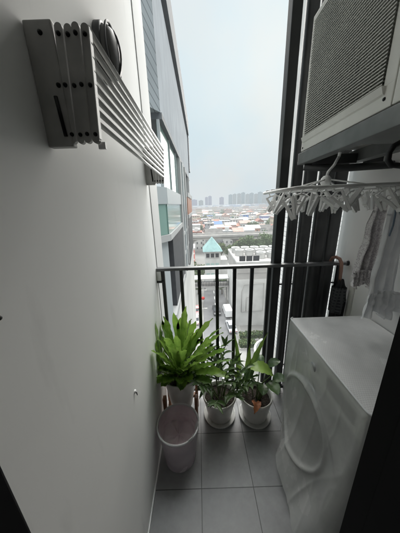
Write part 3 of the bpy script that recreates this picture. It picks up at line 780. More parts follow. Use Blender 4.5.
for (bx, by, bz, az, el, L_, W_, cu) in ((.30, 1.20, .19, .45, 1.32, .50, .055, .35), (.27, 1.22, .19, 1.9, 1.45, .46, .045, .2), (.32, 1.215, .19, 1.2, 1.4, .36, .05, .3), (.285, 1.19, .19, 2.7, 1.25, .34, .04, .4)):
    strap(q, (bx, by, bz), az, el, L_, W_, cu, prof='lance', segs=16, fold=.3, wav=.004)
q.build('upright_leaves', M['paddle'], pq, fix=False)
q = MB(); strap(q, (QC[0]+.01, 1.095, .222), -pi/2-.75, .15, .095, .042, 1.1, prof='lance', segs=9, fold=.35, wav=.006)
strap(q, (QC[0]-.045, 1.105, .226), -pi/2+.5, .1, .06, .026, 1.3, prof='lance', segs=8, fold=.4, wav=.005)
o = q.build('leaf', M['dry_leaf'], pq, fix=False); o['label'] = 'dry orange brown leaf drooping over the pot rim'

# waste bin
BC = (-.166, .925)
wb = empty('waste_bin', (*BC, 0), 'round cloudy white plastic waste bin standing before the fern stand', 'waste bin')
MB().lathe([(0, .003), (.092, .003), (.098, .008), (.106, .10), (.118, .24), (.124, .278)], (*BC, 0), 52).build('tub', M['bin'], wb)
MB().lathe([(.124, .278), (.129, .276), (.130, .284), (.126, .289), (.121, .286), (.121, .27)], (*BC, 0), 52).build('rim', M['bin_rim'], wb)
def liner(u, v):
    a = 2*pi*u; r = .1185-.022*v-.0
    if v > .85: r *= (1-v)/.15*.98+.02
    z = .282-.10*min(1, v/.85)
    k = .004*sin(9*a+4*v)+.006*noise.noise((cos(a)*3, sin(a)*3, v*4))
    return (BC[0]+(r-abs(k)*.8)*cos(a), BC[1]+(r-abs(k)*.8)*sin(a), z+.02*noise.noise((cos(a)*2, sin(a)*2, v*9))*v)
MB().grid(liner, 56, 24).build('liner', M['bag'], wb)
def fl(u, v):
    a = -1.0+1.25*u; r = .126-.02*v+.006*sin(u*14)
    return (BC[0]+r*cos(a), BC[1]+r*sin(a), .293-.045*v**1.2+.008*sin(u*11+v*3))
MB().grid(fl, 30, 8).build('liner_flap', M['bin_rim'], wb)

# ================================================================== outdoors
HZ1 = 600.0         # haze length in metres
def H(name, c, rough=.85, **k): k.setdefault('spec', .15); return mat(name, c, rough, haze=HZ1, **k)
m_ground = H('city_ground', (.17, .168, .16), var=.25, scale=.08, detail=9)
m_road = H('street_asphalt', (.13, .13, .132), var=.22, scale=.35, detail=9)
m_pave = H('street_paving', (.20, .197, .187), var=.18, scale=.5, detail=8)
m_paint = H('road_paint', (.75, .75, .73), var=.1)
m_white = H('white_render', (.46, .46, .45), var=.16, scale=.35, detail=9)
m_conc = H('pale_concrete', (.33, .32, .31), var=.15, scale=.3)
m_via = H('viaduct_concrete', (.30, .29, .27), var=.2, scale=.3)
m_teal = H('teal_roof_tiles', (.19, .29, .29), var=.15, scale=.8)
m_dark = H('dark_opening', (.03, .032, .036), .5)
m_dark2 = H('dark_facade_panel', (.045, .047, .052), .5, var=.1)
m_glassd = mat('facade_glass', (.30, .40, .38), .06, 0, .1, .3, haze=HZ1, spec=.8)
m_trunk = H('trunk_bark', (.10, .075, .05), .9)
m_leafA = mat('tree_leaf_green', (.075, .12, .04), .7, c2=(.035, .065, .02), scale=.6, trans=.2, haze=HZ1)
m_leafB = mat('tree_leaf_olive', (.12, .14, .05), .7, c2=(.06, .085, .03), scale=.6, trans=.2, haze=HZ1)
m_hedge = mat('hedge_green', (.10, .15, .06), .8, c2=(.04, .075, .025), scale=1.2, haze=HZ1, bump=1., bscale=4)
m_hz_red = H('red_paint', (.55, .06, .05), .4)
m_tyre = H('tyre_rubber', (.02, .02, .02), .8)
m_carglass = H('car_glass', (.03, .035, .04), .12)

struct(MB().add([(-4000, -60, G), (4000, -60, G), (4000, 9000, G), (-4000, 9000, G)], [[0, 1, 2, 3]]).build('ground', m_ground))
def sheet(pts, z, name, m): return struct(MB().add([(x, y, z) for x, y in pts], [list(range(len(pts)))]).build(name, m))
# street running away from the building, side pavements with kerbs
rc_ = lambda y: 3.1+.028*(y-25)
sheet([(rc_(18)-3.3, 18), (rc_(18)+3.3, 18), (rc_(76)+3.0, 76), (rc_(76)-3.0, 76)], G+.004, 'road', m_road)
sheet([(-60, 76), (90, 76), (90, 84), (-60, 84)], G+.004, 'road', m_road)
for s in (-1, 1):
    pv = MB()
    x0, x1 = rc_(18)+s*3.3, rc_(74)+s*3.0
    w = 1.6*s
    pv.add([(x0, 18, G+.13), (x1, 74, G+.13), (x1+w, 74, G+.13), (x0+w, 18, G+.13), (x0, 18, G), (x1, 74, G), (x1+w, 74, G), (x0+w, 18, G)],
           [[0, 1, 2, 3], [0, 1, 5, 4], [3, 2, 6, 7], [1, 2, 6, 5], [0, 3, 7, 4]])
    struct(pv.build('pavement', m_pave))
mk = MB()
for i in range(13):
    y = 20+i*4.2; x = rc_(y); mk.add([(x-.07, y, G+.008), (x+.07, y, G+.008), (x+.11, y+2, G+.008), (x-.03, y+2, G+.008)], [[0, 1, 2, 3]])
for i in range(7):
    x = rc_(66)-2.5+i*.8; mk.add([(x, 65, G+.008), (x+.45, 65, G+.008), (x+.45, 68, G+.008), (x, 68, G+.008)], [[0, 1, 2, 3]])
struct(mk.build('road_markings', m_paint))

# ---- neighbouring tower wing on the left
m_ledge = H('tower_ledge', (.30, .305, .305), var=.1, scale=.5)
m_tglass = mat('green_tower_glass', (.14, .235, .21), .08, 0, .15, .4, haze=HZ1, spec=.5)
TX, TY = -.72, 5.0
tw = empty('apartment_tower', (TX, TY, G), 'grey and white apartment tower wing rising along the left edge of the sky', 'tower', rz=radians(-.6))
m_louv = mat_lined('slate_cladding', (.22, .245, .26), (.10, .11, .12), .19, .025, 'Z', haze=HZ1, rough=.5, diag=1.6)
m_face = mat_lined('light_grey_cladding', (.27, .295, .32), (.17, .18, .19), .62, .02, 'Y', haze=HZ1, rough=.5)
m_band = H('tower_band', (.30, .325, .335), .6, var=.07, scale=.8)
m_slate = H('tower_parapet', (.11, .12, .13), .6, var=.1)
m_brown = H('brown_panel', (.22, .10, .06), .6, var=.1)
zz = lambda z: z-G            # height above the balcony floor -> tower coordinates
ang = radians(31); U = Vector((-sin(ang), -cos(ang), 0))        # direction of the near slanted face
def twall(name, m, s0, s1, z0, z1, off=0., depth=.25):
    """panel on the long face, s metres along it, `off` proud of it"""
    return MB().box(off-depth, s0, zz(z0), off, s1, zz(z1)).build(name, m, tw, local=True)
def tnear(name, m, l0, l1, z0, z1, off=0., depth=.2):
    """panel on the slanted near face, l metres from the corner"""
    nrm = Vector((cos(ang), -sin(ang), 0)); q = []
    for dd in (off, off-depth):
        for l, z in ((l0, z0), (l1, z0), (l1, z1), (l0, z1)):
            p = U*l+nrm*dd; q.append((p.x, p.y, zz(z)))
    return MB().add(q, [[0, 1, 2, 3], [4, 5, 6, 7], [0, 1, 5, 4], [1, 2, 6, 5], [2, 3, 7, 6], [3, 0, 4, 7]]).build(name, m, tw, local=True)
# upper bay
tnear('louver_panel', m_louv, .0, 3.5, 3.42, 11)
twall('cladding', m_face, .0, 11.5, 3.42, 6.15, 0)
twall('bay_soffit', m_slate, .0, 11.5, 3.30, 3.418, .03, 3)
twall('bay_parapet', m_slate, .0, 12.0, 6.4, 7.3, .09)
twall('bay_joint', m_dark2, .0, 11.8, 6.152, 6.398, -.08)
twall('bay_end', m_slate, 11.6, 12.6, 4.0, 6.38, .06, 1.5)
# glazed storey under the bay
for i, (s0, s1) in enumerate(((.05, 1.4), (1.45, 2.9), (2.95, 4.6), (4.65, 6.4))):
    twall('window', m_tglass, s0, s1, 1.98, 3.28, -.06, .05)
for s in (0, 1.42, 2.92, 4.62, 6.42): twall('mullion', m_band, s-.02, s+.02, 1.97, 3.295, -.03, .06)
for l in (.04, .8, 1.6): tnear('window', m_tglass, l, l+.72, 1.98, 3.28, -.35, .05)
for l in (.0, .78, 1.56): tnear('mullion', m_band, l, l+.03, 1.97, 3.295, -.3, .08)
# spandrel band
twall('spandrel', m_band, .0, 6.9, 1.60, 1.965, .02); tnear('spandrel', m_band, .0, 3.5, 1.60, 1.965, .02)
# balcony with glass guard and white slab
twall('balcony_guard', m_tglass, .0, 3.4, .90, 1.598, .0, .03)
tnear('balcony_guard', m_tglass, .05, 1.3, .90, 1.598, .0, .03)
twall('balcony_back', m_dark2, .0, 6.9, -1.15, 1.59, -.5, .05)
tnear('recess_back', m_slate, .3, 3.5, -4.0, 1.59, -.5, .05)
twall('slab_edge', m_ledge, .0, 3.5, .74, .895, .04, 1.2); tnear('slab_edge', m_ledge, .0, 3.5, .74, .895, .04, 1.2)
# dark panel below and white lower walls
twall('dark_panel', m_dark2, .55, 3.5, -1.3, .735, .0)
tnear('window', m_tglass, .35, .75, -3.5, .70, -.3, .05); tnear('wall', m_band, .0, .3, -4.2, .73, -.06)
twall('slab_edge', m_ledge, .0, 3.5, -1.5, -1.31, .04, 1.2)
twall('podium_wall', m_white, .0, 14.5, -24.45, -1.52, -.02)
tnear('podium_wall', m_white, .0, 3.5, -24.45, -4.3, -.02)
# white columns and brown bay further along
for s0, s1, o_ in ((3.55, 4.0, .05), (4.5, 4.9, .07), (5.6, 6.1, .09)): twall('column', m_ledge if s0 != 4.5 else m_band, s0, s1, -1.5, 3.29, o_)
for z in (-.6, .3): twall('slab_edge', m_ledge, 4.02, 6.9, z, z+.14, .05)
twall('dark_panel', m_dark2, 4.02, 6.9, -1.4, .28, -.08)
twall('brown_panel', m_brown, 6.95, 12.5, 1.05, 2.0, .08)
twall('slab_edge', m_ledge, 6.95, 12.6, 2.01, 2.25, .12); twall('slab_edge', m_ledge, 6.95, 12.6, .84, 1.04, .12)
twall('dark_panel', m_dark2, 6.95, 12.5, -1.9, .83, .06)
twall('column', m_ledge, 9.2, 9.7, 2.26, 3.29, .08)
twall('rear_wall', m_band, 6.95, 14.5, 2.26, 3.98, -.25)

# ---- white tower glimpsed between the slats
m_flo = mat_lined('tower_floor_lines', (.66, .66, .65), (.36, .36, .37), .70, .11, 'Z', haze=HZ1, rough=.7)
wt = empty('white_tower', (20, 34, G), 'white tower with thin dark lines low down, glimpsed between the slats', 'tower')
MB().box(13.2, 30, G, 32, 32.4, 1.0).build('lower_facade', m_flo, wt); MB().box(13.2, 30, 1.004, 32, 32.4, 34).build('facade', m_white, wt)
MB().box(13.6, 29.86, G, 14.2, 29.99, 34).build('pilaster', m_white, wt)
MB().box(13.0, 29.8, 34.01, 32.2, 32.6, 34.8).build('parapet', m_white, wt)

# ---- generic building pieces
def gable(m_, x0, x1, y0, y1, z, h, along='x', mi=0, ov=.4):
    x0 -= ov; x1 += ov; y0 -= ov; y1 += ov
    if along == 'x':
        yc = (y0+y1)/2; v = [(x0, y0, z), (x1, y0, z), (x1, y1, z), (x0, y1, z), (x0, yc, z+h), (x1, yc, z+h)]
        m_.add(v, [[0, 1, 5, 4], [2, 3, 4, 5], [0, 4, 3], [1, 2, 5], [0, 3, 2, 1]], mi)
    else:
        xc = (x0+x1)/2; v = [(x0, y0, z), (x1, y0, z), (x1, y1, z), (x0, y1, z), (xc, y0, z+h), (xc, y1, z+h)]
        m_.add(v, [[0, 4, 5, 3], [1, 2, 5, 4], [0, 1, 4], [2, 3, 5], [0, 3, 2, 1]], mi)
    return m_
def hip(m_, x0, x1, y0, y1, z, h, mi=0, ov=.5):
    x0 -= ov; x1 += ov; y0 -= ov; y1 += ov; xc, yc = (x0+x1)/2, (y0+y1)/2; rx = max(0, (x1-x0)-(y1-y0))/2; ry = max(0, (y1-y0)-(x1-x0))/2
    v = [(x0, y0, z), (x1, y0, z), (x1, y1, z), (x0, y1, z), (xc-rx, yc-ry, z+h), (xc+rx, yc+ry, z+h)]
    if rx >= ry: f = [[0, 1, 5, 4], [1, 2, 5], [2, 3, 4, 5], [3, 0, 4]]
    else: f = [[0, 1, 4], [1, 2, 5, 4], [2, 3, 5], [3, 0, 4, 5]]
    return m_.add(v, f+[[0, 3, 2, 1]], mi)

# teal roofed house
th = empty('teal_roofed_house', (2.2, 60, G), 'white house with a turquoise hipped roof at the street corner', 'house')
MB().box(1.6, 60, G, 6.3, 66, -11.85).build('wall', m_white, th)
hip(MB(), 1.6, 6.3, 60, 66, -11.83, 3.9, ov=.6).build('roof', m_teal, th)
MB().box(1.2, 59.6, -12.1, 6.7, 59.98, -11.85).build('eave_band', m_white, th)
for z in (-13.6, -16.6, -19.8):
    for x in (1.95, 3.35, 4.75):
        w = MB().box(x, 59.93, z-.1, x+1.0, 59.99, z+1.1).build('window', m_dark if z > -14 else m_glassd, th)
        MB().box(x-.08, 59.86, z-.22, x+1.08, 59.925, z-.11).build('sill', m_conc, w)
MB().box(6.35, 60.4, G, 8.4, 65.5, -14.6).build('side_wing', m_white, th)

# white service hall with roof fans
sh = empty('service_hall', (16, 52, G), 'large plain white flat roofed hall with rows of round fans on its roof', 'hall')
MB().box(7.6, 40, G, 27, 53, -10.2).build('wall', m_conc, sh)
MB().box(7.55, 39.94, G, 27.05, 39.995, -13.6).build('lower_cladding', m_white, sh)
MB().box(7.54, 40.0, G, 7.595, 52.9, -13.6).build('lower_cladding', m_white, sh)
MB().box(7.8, 40.2, -10.198, 26.8, 52.8, -10.15).build('roof_deck', m_conc, sh)
for (x0, y0, x1, y1) in ((7.5, 39.9, 27.1, 40.2), (7.5, 52.8, 27.1, 53.1), (7.5, 40.21, 7.8, 52.79), (26.8, 40.21, 27.1, 52.79)):
    MB().box(x0, y0, -10.19, x1, y1, -9.75).build('parapet', m_white, sh)
pp = [(8.6, 39.75, -21.0), (8.6, 39.75, -16.2), (9.0, 39.75, -14.6), (13.2, 39.75, -14.4), (13.2, 39.75, -20.8), (8.6, 39.75, -20.9)]
MB().tube(pp, .07, 6).build('wall_pipe', m_conc, sh)
MB().tube([(9.6, 39.75, -20.9), (9.6, 39.75, -17.6), (10.3, 39.75, -17.3)], .06, 6).build('wall_pipe', m_conc, sh)
MB().box(7.58, 39.93, -12.2, 27.02, 39.99, -11.9).build('string_course', m_conc, sh)
for i in range(3):
    v = MB().box(8.3+i*1.45, 41.6, -10.1, 9.6+i*1.45, 41.7, -8.95)
    tag(v.build('roof_panel', m_dark), 'black square roof panel on the white hall, one of a row of three', 'panel', 'black panels on the hall roof')
proto = None; k = 0
for row, (y, n_, x0) in enumerate(((44.3, 4, 13.6), (47.3, 5, 9.4), (50.3, 6, 9.0))):
    for i in range(n_):
        x = x0+i*2.35
        if proto is None:
            proto = empty('roof_fan', (0, 0, 0), 'round white ventilation fan on the flat roof of the hall', 'fan', 'round fans on the hall roof')
            MB().lathe([(.95, 0), (1.0, .2), (.9, .9), (1.05, 1.25), (1.05, 1.35), (.92, 1.35), (.85, 1.1)], n=20).build('fan_housing', m_white, proto, local=True)
            MB().lathe([(.86, 1.12), (.3, 1.16), (0, 1.16)], n=20).build('fan_grid', m_dark2, proto, local=True)
            o = proto
        else: o = copy_tree(proto)
        o.location = (x, y, -10.14)
tk = empty('roof_cabin', (23, 51, -10.14), 'white boxy plant room beside the hall roof, against the dark post', 'cabin')
MB().box(20.4, 50.0, -10.14, 25.5, 52.4, -6.3).build('wall', m_white, tk); MB().box(20.2, 49.8, -6.29, 25.7, 52.6, -6.05).build('roof', m_conc, tk)

# covered walkway across the street
wk = empty('covered_walkway', (2.4, 50, G), 'white roofed footbridge with dark slatted rail crossing above the street', 'footbridge')
MB().box(-3.4, 50, -17.1, 7.3, 53, -16.8).build('roof', m_white, wk)
MB().box(-3.4, 50, -19.3, 7.3, 53, -18.95).build('deck', m_conc, wk)
MB().box(-3.4, 50, -17.75, 7.3, 50.08, -17.6).build('handrail', m_dark, wk)
for i in range(27): MB().box(-3.3+i*.4, 50.01, -18.94, -3.12+i*.4, 50.07, -17.76).build('slat', m_dark, wk)
for x in (-3.2, 7.0): MB().box(x-.2, 51.2, G, x+.2, 51.8, -19.31).build('post', m_conc, wk)
for x in (-3.2, .2, 3.6, 7.0): MB().box(x-.08, 51.2, -18.94, x+.08, 51.4, -17.11).build('roof_post', m_conc, wk)

# elevated road
va = empty('elevated_road', (40, 112, G), 'long grey elevated road crossing the city behind the teal roofed house', 'viaduct')
MB().box(-160, 110, -16.5, 260, 119, -15.2).build('deck', m_via, va)
MB().box(-160, 109.6, -15.19, 260, 109.98, -14.1).build('parapet', m_conc, va)
MB().box(-160, 119.02, -15.19, 260, 119.4, -14.1).build('parapet', m_conc, va)
for i in range(14):
    x = -90+i*24+14
    pr = MB().box(x-.9, 113, G, x+.9, 116, -17.7).build('pier', m_via, va)
    MB().prism([(x-4, -16.51), (x+4, -16.51), (x+1.2, -17.7), (x-1.2, -17.7)], 112, 117).build('pier_cap', m_via, pr)

# ---- curved white ramp, hedges, low ground features near the building
cr_ = empty('curved_ramp_wall', (12.2, 29, G), 'curved white driveway ramp wall seen low between the railing bars', 'ramp wall')
arc = MB(); n = 28; vs = []; fs = []
for i in range(n+1):
    a = radians(95+150*i/n); h = 1.6+1.2*i/n
    for r in (5.0, 5.35): 
        for z in (0, h): vs.append((14.0+r*cos(a), 28.6+r*.9*sin(a), G+z))
for i in range(n):
    b = i*4; c = b+4
    fs += [[b, b+1, c+1, c], [b+2, b+3, c+3, c+2], [b+1, b+3, c+3, c+1]]
fs += [[0, 1, 3, 2], [n*4, n*4+1, n*4+3, n*4+2]]
arc.add(vs, fs); arc.build('parapet', m_white, cr_)
hv = MB(); vs = []
for i in range(19):
    a = radians(95+150*i/18); vs.append((14+4.95*cos(a), 28.6+4.4*sin(a), G+.9))
hv.add(vs+[(14.5, 28.6, G+.9)], [[i, i+1, 19] for i in range(18)]); hv.build('ramp_deck', m_pave, cr_)
def leaf_blob(center, rad, n, size, rnd, mi=0):
    """leaf clumps through several overlapping lobes"""
    m_ = MB(); lobes = []
    for k in range(rnd.randint(6, 9)):
        a = rnd.uniform(0, 2*pi); r = rnd.uniform(.2, .62)
        lobes.append((Vector((rad[0]*r*cos(a), rad[1]*r*sin(a), rad[2]*rnd.uniform(-.5, .7))), rnd.uniform(.35, .6)))
    for i in range(n):
        c, s = rnd.choice(lobes)
        d = Vector((rnd.gauss(0, 1), rnd.gauss(0, 1), rnd.gauss(0, 1))).normalized()*(rnd.random()**.45)
        p = Vector(center)+c+Vector((d.x*rad[0]*s, d.y*rad[1]*s, d.z*rad[2]*s))
        q = Vector((rnd.gauss(0, 1), rnd.gauss(0, 1), rnd.gauss(0, 1))).normalized(); u = q.orthogonal().normalized(); w = q.cross(u)
        z = size*rnd.uniform(.6, 1.4)
        m_.add([p-u*z-w*z*.5, p+u*z*.2-w*z*.7, p+u*z+w*z*.4, p-u*z*.3+w*z*.8], [[0, 1, 2, 3]], 0 if rnd.random() < .65 else 1)
    return m_
rh = random.Random(3)
for (x0, y0, x1, lab) in ((7.4, 35.2, 14.4, 'clipped green hedge along the foot of the white hall'), (6.9, 32.6, 9.9, 'lower green hedge strip nearest the curved ramp')):
    t = empty('hedge', ((x0+x1)/2, y0, G), lab, 'hedge')
    m_ = MB()
    for i in range(1500):
        p = Vector((rh.uniform(x0, x1), y0+rh.uniform(-.7, .7), G+rh.uniform(.1, 1.5)))
        q = Vector((rh.gauss(0, 1), rh.gauss(0, 1), rh.gauss(0, 1))).normalized(); u = q.orthogonal().normalized(); w = q.cross(u); z = rh.uniform(.12, .26)
        m_.add([p-u*z, p-w*z*.7, p+u*z, p+w*z*.7], [[0, 1, 2, 3]], 0 if rh.random() < .6 else 1)
    m_.build('foliage', [m_leafA, m_leafB], t, fix=False)
    MB().box(x0-.1, y0-.85, G+.004, x1+.1, y0+.85, G+.4).build('planter', m_conc, t)

# ---- vehicles
def car(loc, rz, body_c, label, name='parked_car', cat='car', van=False):
    mb = H(label.split()[0]+'_car_paint', body_c, .3, coat=.6, var=.05)
    t = empty(name, loc, label, cat, 'vehicles in the street', rz)
    w = .86
    if not van: prof = [(-2.15, .35), (-2.2, .75), (-1.75, .9), (-1.0, .98), (.9, .98), (1.9, .85), (2.2, .65), (2.2, .32)]
    else: prof = [(-2.3, .35), (-2.3, 1.95), (1.2, 1.95), (1.75, 1.15), (2.25, 1.0), (2.3, .35)]
    n = len(prof); vs = []
    for s in (-1, 1):
        for y, z in prof: vs.append((s*w*(.96 if z > .9 else 1), y, z))
    fs = [list(range(n)), [n+i for i in range(n)]]+[[i, (i+1) % n, n+(i+1) % n, n+i] for i in range(n)]
    MB().add(vs, fs).build('body', mb, t, local=True)
    if not van:
        gp = [(-1.55, .93), (-.95, 1.40), (.45, 1.42), (1.25, .95)]
        vs = []
        for s in (-1, 1):
            for y, z in gp: vs.append((s*(.8 if z < 1 else .64), y, z))
        MB().add(vs, [[0, 1, 2, 3], [4, 5, 6, 7], [0, 1, 5, 4], [2, 3, 7, 6], [1, 2, 6, 5]]).build('windows', m_carglass, t, local=True)
        MB().box(-.66, -.93, 1.405, .66, .43, 1.45, bev=.02).build('roof', mb, t, local=True)
    else:
        MB().add([(-.78, 1.24, 1.92), (.78, 1.24, 1.92), (.78, 1.72, 1.24), (-.78, 1.72, 1.24)], [[0, 1, 2, 3]]).build('windscreen', m_carglass, t, local=True).location = (0, .02, .02)
    for s in (-1, 1):
        for y in (-1.35, 1.4):
            MB().lathe([(0, -.1), (.31, -.1), (.33, -.05), (.33, .05), (.31, .1), (0, .1)], (s*.78, y, .33), 18, ax=AXX).build('wheel', m_tyre, t, local=True)
        MB().box(s*.62-.16, 2.17, .58, s*.62+.16, 2.215, .70).build('headlight', m_white, t, local=True)
        MB().box(s*.64-.14, -2.215, .62, s*.64+.14, -2.17, .74).build('tail_light', m_hz_red, t, local=True)
    return t
car((3.75, 46.4, G+.02), pi+.03, (.018, .018, .02), 'black car driving along the street seen between two bars')
car((-1.35, 46.8, G+.02), .1, (.5, .16, .16), 'dusty red car parked at the left side of the street')
car((-1.5, 42.4, G+.02), .05, (.68, .55, .55), 'pale pinkish car parked in front of the dusty red one')
car((6.35, 45.2, G+.14), .06, (.72, .72, .72), 'white van parked against the side of the white hall', 'parked_van', 'van', True)
car((6.3, 38.8, G+.14), .06, (.42, .43, .45), 'silver grey car parked nearer than the white van')
t = empty('road_sign', (.5, 51, G), 'small round red sign on a thin post beside the street', 'sign')
t.location.y = 48.6
MB().tube([(.5, 48.6, G), (.5, 48.6, G+2.9)], .06, 8).build('post', m_conc, t)
MB().lathe([(0, -.03), (.46, -.03), (.46, .03), (0, .03)], (.5, 48.52, G+2.9), 20, ax=AXY).build('sign_disc', m_hz_red, t)
t = empty('street_stall', (-3.0, 38.5, G), 'small stall with a pale canopy by the left kerb', 'stall')
for x in (-4.3, -1.9):
    for y in (37.6, 39.4): MB().tube([(x, y, G), (x, y, G+2.3)], .04, 6).build('post', m_conc, t)
hip(MB(), -4.4, -1.8, 37.5, 39.5, G+2.3, .7, ov=.15).build('canopy', m_white, t)

# ---- street poles and tiled pavement edge clutter
proto = empty('street_lamp', (0, 0, 0), 'slim grey street lamp with a short arm beside the road', 'street lamp', 'street lamps along the road')
MB().tube([(0, 0, 0), (0, 0, 6.2)], [.09, .055], 8).build('post', m_conc, proto, local=True)
MB().tube([(0, 0, 6.15), (.5, 0, 6.5), (1.3, 0, 6.6)], .045, 6).build('arm', m_conc, proto, local=True)
MB().box(1.1, -.12, 6.5, 1.7, .12, 6.6, bev=.02).build('lamp_head', m_via, proto, local=True)
for i, (x, y) in enumerate(((-.55, 36), (-.3, 45), (-.05, 55.5), (.2, 68))):
    o = proto if i == 0 else copy_tree(proto); o.location = (x, y, G+.13)
# ---- trees
def make_tree(seed, hgt, rad, mats, label, group):
    rnd = random.Random(seed)
    t = empty('city_tree', (0, 0, 0), label, 'tree', group)
    tr_ = MB(); tr_.tube([(0, 0, 0), (.1, .05, hgt*.3), (0, .1, hgt*.6)], [.32, .24, .12], 8)
    for k in range(5):
        a = rnd.uniform(0, 2*pi); tr_.tube([(.05, .05, hgt*.35), (cos(a)*rad*.35, sin(a)*rad*.35, hgt*.55), (cos(a)*rad*.6, sin(a)*rad*.6, hgt*.72)], [.16, .1, .04], 6)
    tr_.build('trunk', m_trunk, t, local=True)
    leaf_blob((0, 0, hgt*.66), (rad, rad, hgt*.36), 1500, .30, rnd).build('crown', mats, t, local=True, fix=False)
    return t
treeG = 'trees standing among the low city houses'
protos = [make_tree(1, 9, 4.0, [m_leafA, m_leafB], 'dark green leafy tree among the roofs', treeG), make_tree(2, 7.5, 3.4, [m_leafB, m_leafA], 'olive green leafy tree among the roofs', treeG), make_tree(3, 11, 4.4, [m_leafA, m_leafA], 'tall dense dark green tree among the roofs', treeG)]
used = [False]*3
def put_tree(k, x, y, s=1., label=None, group=None, z=G):
    if not used[k]: used[k] = True; o = protos[k]
    else: o = copy_tree(protos[k])
    o.location = (x, y, z); o.scale = (s, s, s*R.uniform(.9, 1.1)); o.rotation_euler = (0, 0, R.uniform(0, 6))
    if label: o['label'] = label
    if group: o['group'] = group
blocked = []
def free(x0, x1, y0, y1):
    for b in blocked:
        if x0 < b[1] and x1 > b[0] and y0 < b[3] and y1 > b[2]: return False
    return True
gv = 'trees in front of the elevated road'
for x, y, s, k in ((11, 100, 1., 1), (14, 97, .85, 0), (19, 104, .95, 0), (23.5, 99, 1.1, 2), (28, 104, 1.05, 0), (32, 98, 1.1, 2), (36, 105, 1., 0), (40, 99, 1.1, 2), (45, 103, 1., 0), (50, 98, 1.1, 1),
                   (-7, 90, 1., 0), (-9.5, 97, 1.1, 2), (-4.2, 74.5, .7, 0)):
    put_tree(k, x, y, s, 'leafy street tree standing before the grey elevated road', gv); blocked.append((x-3.5, x+3.5, y-3.5, y+3.5))
for x, y, k, sc_ in ((.1, 66, 0, .62), (-1.6, 62.5, 1, .6), (-2.8, 69, 2, .62), (.9, 72, 1, .7), (-.9, 57.5, 0, .4)): put_tree(k, x, y, sc_, 'small street tree left of the teal roofed house', 'trees left of the corner house')
put_tree(0, 6.4, 57.0, .55, 'small dark tree between the teal roofed house and the white hall', 'street trees by the corner house')

# ---- special city buildings
def special(name, label, x0, x1, y0, y1, h, wm, roof=None, rm=None, rh=3., cat='building'):
    t = empty(name, ((x0+x1)/2, y0, G), label, cat); blocked.append((x0-2, x1+2, y0-2, y1+2))
    MB().box(x0, y0, G, x1, y1, G+h).build('wall', wm, t, fix=True)
    if roof == 'gable': gable(MB(), x0, x1, y0, y1, G+h+.02, rh, 'x' if x1-x0 > y1-y0 else 'y').build('roof', rm, t)
    elif roof == 'hip': hip(MB(), x0, x1, y0, y1, G+h+.02, rh).build('roof', rm, t)
    elif roof == 'flat': MB().box(x0-.3, y0-.3, G+h+.01, x1+.3, y1+.3, G+h+.7).build('roof', rm, t)
    return t
def W_(name, wall, win=(.06, .065, .07), **k): return mat_windows(name, wall, win, haze=HZ1, **k)
m_blue = W_('blue_wall_windows', (.10, .25, .62)); m_lav = W_('lavender_wall_windows', (.24, .27, .50)); m_redroof = H('red_long_roof', (.30, .11, .09), var=.15, scale=.4)
m_cream = W_('cream_wall_windows', (.48, .43, .33)); m_pinkw = W_('pink_wall_windows', (.44, .30, .26)); m_whitew = W_('white_wall_windows', (.52, .52, .505)); m_greyw = W_('grey_wall_windows', (.30, .31, .32))
m_peach = W_('peach_wall_windows', (.42, .25, .19)); m_green = W_('pale_green_wall_windows', (.33, .41, .34))
special('long_hall', 'long low hall with a red pitched roof right of centre beyond the elevated road', 37, 58, 160, 168, 6.5, m_whitew, 'gable', m_redroof, 3.2)
special('blue_building', 'bright blue walled building in the middle distance right of centre', 54, 62, 260, 272, 12.5, m_blue, 'flat', m_white)
special('white_annex', 'white block adjoining the bright blue building', 62.3, 72, 258, 272, 10, m_whitew, 'flat', m_conc)
special('lavender_building', 'lavender blue walled block near the dark frame at the right', 80, 99, 262, 276, 10, m_lav, 'flat', m_conc)
b_ = special('billboard_block', 'low white block with a turquoise panel next to the left tower', -5.5, 1.2, 168, 176, 10.2, m_whitew, 'flat', m_white)
MB().box(-3.6, 167.8, G+3.5, -.4, 167.95, G+8).build('turquoise_panel', H('turquoise_panel', (.06, .42, .50)), b_)
special('pink_row_house', 'pink terraced block with balcony bands behind the teal roof', 9, 24, 150, 160, 9.5, m_peach, 'flat', H('pink_roof', (.5, .3, .25)))
special('pink_row_house', 'red and pink low block beside the teal roof at left', -6.5, -2.2, 84.6, 94, 8.2, mat_windows('red_banded_wall', (.55, .16, .14), (.6, .55, .5), 6, 2.6, 1.0, haze=HZ1), 'flat', m_conc)
special('white_block', 'white right hand block with flat roof before the elevated road', 41.5, 58, 112-24, 95, 13.8, m_whitew, 'flat', m_white)

# ---- low city
roofs = [H('roof_terracotta', (.26, .135, .10), var=.2, scale=.5), H('roof_rust', (.21, .10, .08), var=.25, scale=.5), H('roof_pinkish', (.33, .23, .20), var=.15, scale=.5), H('roof_grey_sheet', (.29, .30, .305), var=.15, scale=.5), H('roof_pale', (.44, .43, .41), var=.1, scale=.5), H('roof_green', (.15, .22, .19), var=.15, scale=.5), H('roof_blue', (.10, .16, .30), var=.15, scale=.5), H('roof_dark', (.11, .105, .10), var=.25, scale=.5)]
rn = ['terracotta', 'rust red', 'pinkish', 'grey sheet', 'pale', 'dull green', 'blue', 'dark']
walls = [m_whitew, m_cream, m_pinkw, m_greyw, m_peach, m_green]; wn = ['white', 'cream', 'pink', 'grey', 'peach', 'pale green']
rc2 = random.Random(17)
rows = [123, 134, 146, 158, 171, 185, 201, 219, 240, 264, 292, 325, 365, 412, 470, 545, 640, 760, 920, 1120]
cnt = 0
